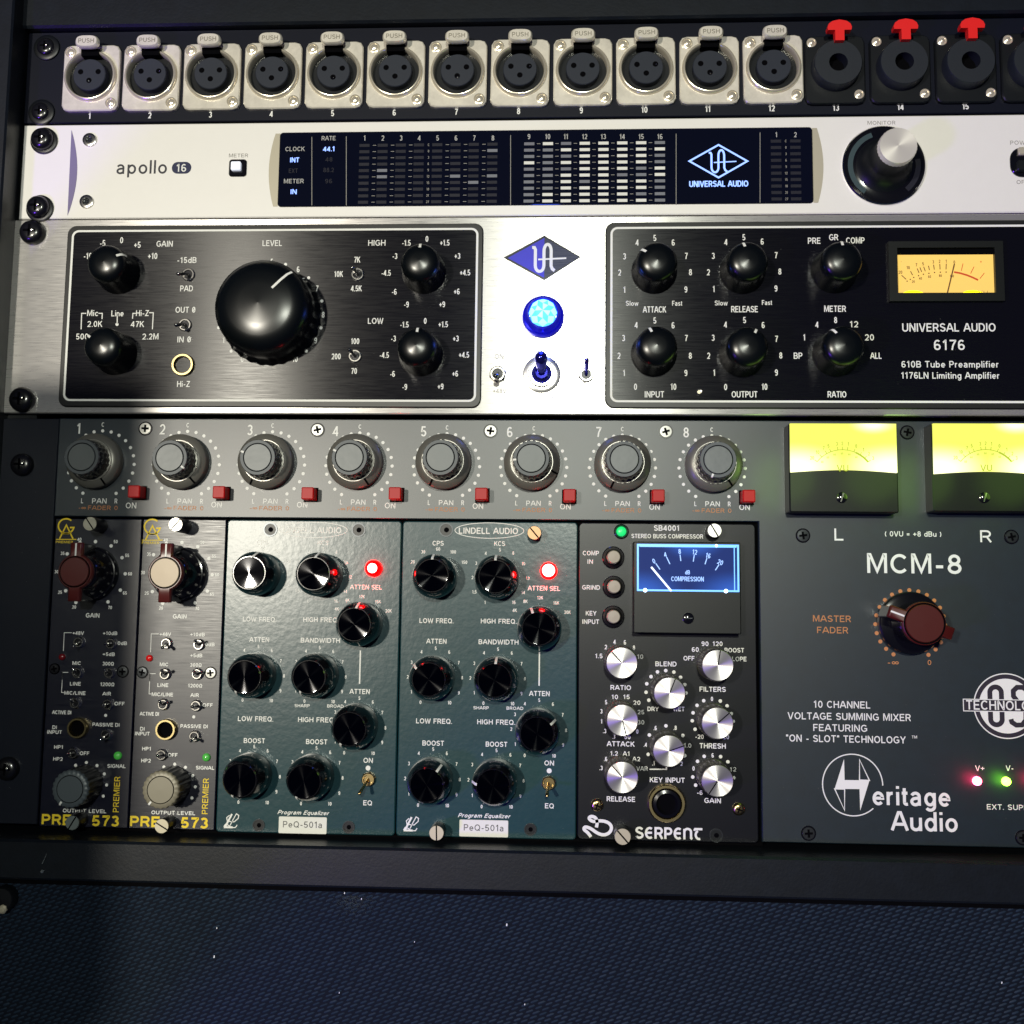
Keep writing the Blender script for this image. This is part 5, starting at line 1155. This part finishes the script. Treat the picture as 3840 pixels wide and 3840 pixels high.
for u_, cr, x, y, an, cp in ((g1, 'B6', 565, 115, 55, 'bright_dull'), (g2, 'B6', 1405, 122, 130, 'bright_metal'), (g1, 'B7', 392, 1530, 120, 'dull_metal'), (g2, 'B7', 1268, 1562, 30, 'ivory_metal')):
    if cp == 'bright_dull' and cp not in MATS: mat('bright_dull', (0.42, 0.40, 0.33), .4, .5)
    hh = 11 if cr == 'B6' else 8.5
    a, b = P(cr, x, y, hh); thumb_screw(u_, a, b, 3.05, hh - .25, an, cp, 'body_black')
panel_screw(g1, 'B6', 222, 1535, 'body_black', 2.4, 'dark_inside'); panel_screw(g1, 'B6', 890, 1562, 'steel_dark', 2.7)
panel_screw(g2, 'B6', 1082, 1570, 'steel_dark', 2.6); panel_screw(g2, 'B6', 1750, 1575, 'screw_face', 2.7)
flush_print()

# ================================================================ 7, 8  equalizer modules
def eq_module(a0, a1, dx, dz, label):
    t = thing('equalizer_module', label, 'equalizer module', ((a0 + a1) / 2, (mZ0 + mZ1) / 2, 0), 'teal program equalizer modules')
    part('face_plate', MB().box(a0, a1, mZ0 - .6, mZ1, -3.5, 0, .45, 1.6), 'teal_paint', t)
    def TT(crop, rows, h, m='print_white', nm='lettering', **kw):
        mb = ink(t, m, nm)
        for r in rows:
            k = SC(crop, r[1], r[2]); a, b = P(crop, r[1], r[2]); put(mb, r[0], a + dx, b + dz, (r[4] if len(r) > 4 else h) * k, r[3] * k if len(r) > 3 and r[3] else None, .06 if m != 'plate_text' else .3, **kw)
    k = SC('D2', 927, 135); a, b = P('D2', 925, 137); a += dx; b += dz
    ink(t, 'print_white', 'maker_badge').stroke([(a + 357 * k * cos(2 * pi * i / 60), b + 80 * k * sin(2 * pi * i / 60)) for i in range(60)], 7 * k, .06, closed=True)
    TT('D2', [('LINDELL AUDIO', 915, 140, 610)], 62, nm='maker_badge', bold=.02)
    TT('D2', [('CPS', 395, 268, 114), ('KCS', 1032, 272, 110), ('ATTEN SEL', 1490, 735, 332), ('LOW FREQ.', 378, 1070, 352), ('HIGH FREQ.', 1022, 1075, 370), ('ATTEN', 378, 1282, 206), ('BANDWIDTH', 1020, 1290, 412)], 48, bold=.015)
    n2 = [('60', 395, 328), ('30', 240, 357), ('100', 550, 358), ('20', 133, 460), ('150', 667, 465), ('5', 1035, 335), ('4', 888, 372), ('8', 1172, 370), ('3', 788, 475), ('10', 1277, 480), ('2', 750, 622), ('12', 1322, 630), ('1,5', 770, 770),
          ('14', 1275, 778), ('1', 880, 880), ('16', 1178, 880), ('12K', 1450, 833), ('8K', 1298, 870), ('16K', 1617, 885), ('4K', 1187, 962), ('20K', 1732, 982), ('5', 370, 1355), ('4', 223, 1392), ('6', 510, 1395), ('3', 120, 1500),
          ('7', 607, 1505), ('2', 80, 1650), ('8', 643, 1660), ('5', 1015, 1365), ('4', 870, 1402), ('6', 1157, 1405), ('3', 768, 1510), ('7', 1257, 1515), ('2', 728, 1662), ('8', 1292, 1670)]
    TT('D2', n2, 34, xs=.95, bold=.02)
    n3 = [('1', 168, 145), ('9', 645, 155), ('0', 260, 250), ('10', 552, 255), ('1', 800, 155), ('9', 1275, 163), ('0', 893, 260), ('10', 1185, 265), ('5', 1455, 230), ('4', 1310, 265), ('6', 1592, 270), ('3', 1210, 372), ('7', 1690, 377),
          ('2', 1173, 520), ('8', 1725, 533), ('1', 1213, 672), ('9', 1695, 680), ('0', 1308, 785), ('10', 1603, 790), ('5', 388, 722), ('4', 243, 763), ('6', 525, 765), ('3', 143, 867), ('7', 622, 872), ('2', 105, 1017), ('8', 655, 1028),
          ('1', 142, 1172), ('9', 622, 1180), ('0', 235, 1285), ('10', 528, 1290), ('5', 1025, 735), ('4', 880, 775), ('6', 1165, 780), ('3', 780, 877), ('7', 1262, 887), ('2', 742, 1030), ('8', 1297, 1040), ('1', 780, 1187), ('9', 1265, 1195),
          ('0', 875, 1300), ('10', 1170, 1303)]
    TT('D3', n3, 34, xs=.95, bold=.02)
    TT('D3', [('SHARP', 870, 307, 155), ('BROAD', 1210, 311, 168)], 30, bold=.02)
    TT('D3', [('ATTEN', 1457, 163, 204), ('LOW FREQ.', 397, 440, 362), ('HIGH FREQ.', 1022, 450, 382), ('BOOST', 388, 662, 216), ('BOOST', 1025, 673, 216), ('ON', 1555, 862, 96), ('EQ', 1557, 1293, 88)], 48, bold=.015)
    a, b = P('D3', 1555, 940); ink(t, 'print_white').disc(a + dx, b + dz, 25 * SC('D3', 1555, 940), .06, 20)
    p1 = P('D2', 1443, 1395); p2 = P('D3', 1455, 85); ink(t, 'print_white').stroke([(p1[0] + dx, p1[1] + dz), (p1[0] + dx, p2[1] + dz)], .55, .06)
    TT('D3', [('Program Equalizer', 905, 1392, 520)], 40, nm='script_lettering', shear=.45, bold=.02)
    TT('D3', [('L', 168, 1478, 88)], 140, nm='script_lettering', shear=.5, bold=-.01)
    k = SC('D3', 165, 1480); a, b = P('D3', 165, 1480); a += dx; b += dz
    ink(t, 'print_white', 'script_lettering').stroke([(a - 75 * k, b - 55 * k), (a - 58 * k, b - 30 * k), (a - 30 * k, b - 38 * k), (a + 10 * k, b - 62 * k), (a + 45 * k, b - 60 * k), (a + 62 * k, b - 35 * k)], 9 * k, .065)
    ink(t, 'print_white', 'script_lettering').stroke([(a - 10 * k, b - 40 * k), (a + 20 * k, b + 20 * k), (a + 50 * k, b + 75 * k), (a + 75 * k, b + 60 * k), (a + 70 * k, b + 30 * k), (a + 30 * k, b - 5 * k), (a - 40 * k, b + 0 * k), (a - 48 * k, b + 35 * k), (a - 20 * k, b + 60 * k)], 9 * k, .065)
    k = SC('D3', 897, 1520); a, b = P('D3', 897, 1520); a += dx; b += dz
    part('label_plate', MB().box(a - 246 * k, a + 246 * k, b - 83 * k, b + 83 * k, 0, .25, .1, .5), 'label_plate', t)
    TT('D3', [('PeQ-501a', 897, 1512, 402)], 62, 'plate_text', 'plate_lettering', bold=-.005)
    return t
lx0 = ga_c + .2; lx1 = (P('B8', 1895, 300)[0] + P('D1', 1822, 1500)[0]) / 2; lx2 = (P('D2', 1840, 300)[0] + P('D3', 1832, 1400)[0]) / 2
qa, qb = P('D2', 1490, 735), P('B8', 1520, 748); qc, qd = P('D3', 1557, 1293), P('D1', 1535, 1295)
EX = (qb[0] - qa[0] + qd[0] - qc[0]) / 2; EZ = (qb[1] - qa[1] + qd[1] - qc[1]) / 2
e1 = eq_module(lx0 + .2, lx1 - .1, EX, EZ, 'teal equalizer module beside the navy preamps, all knobs turned low')
e2 = eq_module(lx1 + .4, lx2 - .2, 0, 0, 'teal equalizer module beside the black compressor, slotted thumb screws at top right and bottom left')
for cr, x, y, an in (('D2', 330, 602, 0), ('D2', 985, 612, 0), ('D2', 1437, 1150, -22), ('D3', 342, 22, -50), ('D3', 1005, 30, 3), ('D3', 1432, 570, 55), ('D3', 322, 1085, 36), ('D3', 990, 1098, -84)): knob_spun(e2, cr, x, y, an)
for cr, x, y, an in (('B8', 268, 590, 12), ('B8', 952, 600, 6), ('B8', 1387, 1140, 6), ('B8', 217, 1702, -150), ('B8', 905, 1702, -150), ('D1', 1352, 537, -150), ('D1', 218, 1065, -155), ('D1', 882, 1080, -155)): knob_spun(e1, cr, x, y, an)
for u_, cr, x, y in ((e1, 'B8', 495, 130), (e1, 'B8', 1435, 135), (e1, 'D1', 415, 1530), (e1, 'D1', 1345, 1550), (e2, 'D2', 478, 130), (e2, 'D3', 1365, 1530)):
    a, b = P(cr, x, y); mount_hole(u_, a, b, 3.05 if cr in ('B8', 'D2') else 2.6)
a, b = P('D2', 1390, 160, 7); thumb_screw(e2, a, b, 3.0, 6.7, 50, 'copper_head', 'body_black') if 'copper_head' in MATS else None
mat('copper_head', (0.42, 0.25, 0.13), .4, .5)
thumb_screw(e2, a, b, 3.0, 6.7, 50, 'copper_head', 'body_black')
a, b = P('D3', 420, 1568, 8); thumb_screw(e2, a, b, 3.1, 7.7, 88, 'ivory_metal', 'body_black')
for u_, q0, q1 in ((e1, lx0, lx1), (e2, lx1, lx2)): dust_on(u_, q0 + 2, q1 - 2, 2, mZ1 - 3, 45)
def red_lamp(u_, cr, x, y, hot_):
    a, b = P(cr, x, y, 4.5); o = link('indicator_lamp', shared('rl', lambda: MB().lathe([(3.55, 0), (3.5, 1.6), (3.1, 2.9), (2.6, 3.6)], 32).mesh('indicator_lamp', 'glow_red', 60)), u_, (a, b, 0))
    glow('indicator_glow', a, b, 9, 0.0025, (1.0, 0.02, 0.04), 3)  # added point lamp ahead of the lens for its red halo
    link('lens_tip', shared('rlt' + str(hot_), lambda: MB().lathe([(hot_, 3.55), (hot_ * .8, 4.3), (hot_ * .45, 4.8), (0, 5.0)], 28).mesh('lens_tip', 'glow_redhot', 60)), o)
red_lamp(e1, 'B8', 1575, 540, 2.1); red_lamp(e2, 'D2', 1537, 548, 2.7)
mat('brass_dull', (0.55, 0.42, 0.20), .25, 1)
tog(e1, 'D1', 1545, 1060, 1455, 1205, 10, 2.8, .75, nut='brass_dull', lever='brass_dull', hexa=True, body='brass_dull')
tog(e2, 'D3', 1548, 1070, 1532, 1195, 10, 2.8, .75, nut='brass_dull', lever='brass_dull', hexa=True, body='brass_dull')
flush_print()

# ================================================================ 9  compressor module
cmp_ = thing('compressor_module', 'black-brown compressor module with blue lit meter and silver spun knobs', 'compressor module', (330, mZ1 / 2, 0))
cx0, cx1 = lx2 + .3, xR - 1.4
part('face_plate', MB().box(cx0, cx1, mZ0 - .4, mZ1, -3.5, 0, .45, 1.9), 'espresso_panel', cmp_)
G = dict(bold=.022)
T(cmp_, 'D4', [('SB4001', 912, 108, 255, 54), ('STEREO BUSS COMPRESSOR', 918, 190, 720, 42), ('COMP', 150, 360, 162), ('IN', 143, 445, 55), ('GRIND', 152, 705, 178), ('KEY', 152, 965, 106), ('INPUT', 148, 1050, 168), ('1.5', 230, 1395, 74),
     ('2', 300, 1305), ('4', 388, 1253), ('6', 492, 1258), ('8', 583, 1312), ('10', 645, 1402, 62), ('BLEND', 905, 1475, 212, 46), ('BOOST', 1593, 1337, 195), ('SLOPE', 1625, 1425, 180), ('OFF', 1137, 1418, 110), ('60', 1200, 1330, 70),
     ('90', 1298, 1272, 70), ('120', 1425, 1272, 100)], 44, **G)
T(cmp_, 'D5', [('RATIO', 450, 103, 205, 46), ('FILTERS', 1375, 120, 262, 48), ('10', 390, 197, 66), ('15', 508, 197, 66), ('5', 303, 250), ('20', 612, 255, 72), ('3', 255, 342), ('25', 653, 350, 68), ('1', 257, 443), ('30', 653, 452, 68),
     ('.3', 288, 540), ('0', 617, 545), ('.1', 382, 595), ('50', 517, 600, 62), ('ATTACK', 450, 670, 275, 48), ('1.2', 383, 765, 76), ('A1', 507, 768, 68), ('.6', 298, 822), ('A2', 607, 822, 76), ('.3', 252, 912), ('VAR', 665, 918, 112),
     ('RELEASE', 452, 1225, 284, 48), ('DRY', 775, 318, 110), ('WET', 1035, 318, 112), ('KEY INPUT', 918, 1033, 350, 48), ('.6', 797, 510), ('.8', 998, 508), ('.4', 698, 678), ('1.0', 1122, 685, 78), ('.1', 780, 865), ('2', 1062, 868),
     ('THRESH', 1375, 690, 262, 50), ('-20', 1243, 597, 86), ('20', 1510, 600, 60), ('0', 1368, 217), ('GAIN', 1375, 1240, 165, 48), ('6', 1375, 785), ('0', 1183, 917), ('12', 1580, 925, 64), ('-6', 1245, 1160, 56)], 42, **G)
dots(cmp_, 'D4', [(712, 1675), (755, 1603), (820, 1555), (903, 1542), (985, 1557), (1052, 1610), (1095, 1683)], 18)
dots(cmp_, 'D5', [(705, 150), (733, 230), (905, 488), (738, 580), (1075, 585), (727, 775), (1095, 788), (1285, 235), (1452, 238), (1218, 282), (1520, 287), (1178, 357), (1563, 365), (1170, 437), (1198, 522), (1582, 442),
     (1290, 795), (1455, 798), (1223, 845), (1528, 850), (1175, 1003), (1587, 1010), (1204, 1085), (1108, 158)], 18)
line(cmp_, 'D5', [(740, 925), (910, 925), (910, 895)], 12)
T(cmp_, 'D5', [('SεRPεŋŧ', 935, 1570, 672, 112)], 112, part_name='maker_lettering', bold=.03)
# serpent emblem: thick S-curve crossing itself
sn = [(150, 1605), (118, 1560), (75, 1530), (90, 1500), (150, 1520), (215, 1570), (285, 1590), (345, 1560), (362, 1500), (320, 1455), (240, 1440), (170, 1455), (125, 1420), (150, 1395), (200, 1410), (215, 1460), (205, 1510)]
kk = SC('D5', 210, 1500)
def smooth(pts, it=2):
    for _ in range(it):
        q = [pts[0]]
        for i in range(len(pts) - 1):
            a_, b_ = pts[i], pts[i + 1]; q += [(a_[0] * .75 + b_[0] * .25, a_[1] * .75 + b_[1] * .25), (a_[0] * .25 + b_[0] * .75, a_[1] * .25 + b_[1] * .75)]
        pts = q + [pts[-1]]
    return pts
ink(cmp_, 'print_white', 'serpent_emblem').stroke([P('D5', *p) for p in smooth(sn)], 32 * kk, .07)
for cr, x, y, an in (('D4', 462, 1465, -43), ('D4', 1428, 1490, 10), ('D5', 943, 158, 22), ('D5', 468, 433, 166), ('D5', 1425, 462, 49), ('D5', 935, 742, 70), ('D5', 467, 1008, -42), ('D5', 1425, 1043, 214)): knob_silver(cmp_, cr, x, y, an)
for x, y in ((381, 398), (385, 697), (380, 1000)):
    a, b = P('D4', x, y, 5.5)
    o = link('push_button', shared('pb0', lambda: MB().lathe([(4.75, 0), (4.7, 1.2), (4.3, 1.5), (3.4, 1.2), (3.0, .4)], 40, close=False).mesh('push_button', 'black_gloss', 40)), cmp_, (a, b, 0))
    link('button_well', shared('pb1', lambda: MB().disc(0, 0, 3.6, 0, 28).mesh('button_well', 'dark_inside', 0)), o, (0, 0, .5))
    link('button_cap', shared('pb2', lambda: MB().lathe([(2.85, 0), (2.8, 4.6), (2.45, 5.1), (0, 5.2)], 32).mesh('button_cap', 'ivory_button', 40)), o, (0, 0, .5))
a, b = P('D4', 458, 140, 1.5); led(cmp_, a, b, 2.1, 'glow_green', 1.4, 1.5)
h = 7.5
fl, ft = P('D4', 577, 243, h); fr_, fb_ = P('D4', 1664, 1178, h)
mt = part('meter', MB().box(fl, fr_, fb_, ft, 0, h, .4, .5), 'meter_black', cmp_); c0 = POS[mt.name]
def onm(mb, nm, m, sm=0):
    mb.v = [(p[0] - c0[0], p[1] - c0[1], p[2] - c0[2]) for p in mb.v]; return link(nm, mb.mesh(nm, m, sm), mt)
wl, wt = P('D4', 614, 264, h + .8); wr, wb = P('D4', 1643, 752, h + .8)
onm(MB().prism([(wl, wb), (wr, wb), (wr, wt), (wl, wt)], h - .2, h + .8), 'dial_window', 'ice_face')
e = MB(); e.stroke([(wl + .35, wb + .35), (wr - .35, wb + .35), (wr - .35, wt - .5), (wl + .35, wt - .5)], .75, h + .86, closed=True); e.stroke([(wl + 1, wt - 1.1), (wr - 1, wt - 1.1)], .5, h + .87); e.stroke([(wr - 1.9, wt - 1.1), (wr - 1.9, wb + .4)], .4, h + .87)
onm(e, 'lit_edge', 'ice_edge')
e = MB()
for fx in (.08, .87): e.disc(wl + (wr - wl) * fx, wb + .35, .85, h + .90, 14)
e.disc(wl + (wr - wl) * .78, wt - .6, .6, h + .9, 12); onm(e, 'edge_lamp', 'ice_hot')
e = MB()
for s, x, y in (('0', 783, 440), ('4', 898, 375), ('8', 1043, 343), ('12', 1195, 350), ('16', 1330, 385), ('20', 1452, 452)): p_ = P('D4', x, y, h + .9); put(e, s, p_[0], p_[1], 2.0, c=h + .9, rot=(1100 - x) * .065, bold=0)
for q in (((803, 463), (845, 525)), ((912, 400), (945, 470)), ((1047, 375), (1055, 440)), ((1190, 378), (1180, 445)), ((1318, 410), (1298, 472)), ((1440, 475), (1402, 532))): e.stroke([P('D4', *q[0], h + .9), P('D4', *q[1], h + .9)], .38, h + .9)
p_ = P('D4', 1122, 553, h + .9); put(e, 'dB', p_[0], p_[1], 1.7, c=h + .9, bold=0); p_ = P('D4', 1122, 620, h + .9); put(e, 'COMPRESSION', p_[0], p_[1], 1.9, 325 * SC('D4', 1122, 620, h), h + .9, bold=0)
onm(e, 'meter_scale', 'ice_print')
e = MB(); e.stroke([P('D4', 960, 742, h + 1), P('D4', 757, 500, h + 1)], .75, h + 1.0); onm(e, 'needle', 'ice_hot2') if 'ice_hot2' in MATS else None
mat('ice_hot2', (.7, .8, 1), .4, emit=(.7, .85, 1), es=1.1)
e = MB(); e.stroke([P('D4', 960, 742, h + 1), P('D4', 757, 500, h + 1)], .75, h + 1.0); onm(e, 'needle', 'ice_hot2')
a, b = P('D4', 1128, 1015, h); onm(MB().lathe([(2.35, 0), (2.3, .6), (1.5, 1), (0, 1.05)], 26, a, b, h), 'zero_screw', 'black_gloss', 50)
onm(MB().box(a - 1.7, a + 1.7, b - .2, b + .2, h + 1.0, h + 1.08), 'screw_slot', 'steel_dark')
a, b = P('D5', 915, 1275, 2.5)
js = link('jack_socket', MB().lathe([(7.9, 0), (7.85, 1.6), (7.3, 2.2), (6.3, 2.2), (6.0, 1.0)], 52, close=False, mod=lambda k, i, n: 1 - (.02 if (i % 2 and k < 2) else 0)).mesh('jack_socket', 'brass_gold', 40), cmp_, (a, b, 0))
link('socket_collar', MB().lathe([(6.1, .9), (5.6, 2.6), (4.4, 2.9), (3.6, 1.4)], 40, close=False).mesh('socket_collar', 'black_gloss', 40), js); link('socket_bore', MB().disc(0, 0, 4.5, 1.3, 30).mesh('socket_bore', 'dark_inside', 0), js)
for x, y in ((212, 1290), (1640, 1330)):
    a, b = P('D5', x, y, 1.5); screw(cmp_, a, b, 0, 2.6, 1.9, 'brass_dull', name='gold_screw', recess='dark_inside')
a, b = P('D5', 470, 1605, 8); thumb_screw(cmp_, a, b, 3.4, 7.7, 48, 'ivory_metal', 'steel_dark')
a, b = P('D5', 1410, 1590, 0); mount_hole(cmp_, a, b, 2.8)
a, b = P('D4', 1395, 132, 7); thumb_screw(cmp_, a, b, 3.0, 6.7, 60, 'bright_metal', 'body_black')
flush_print()
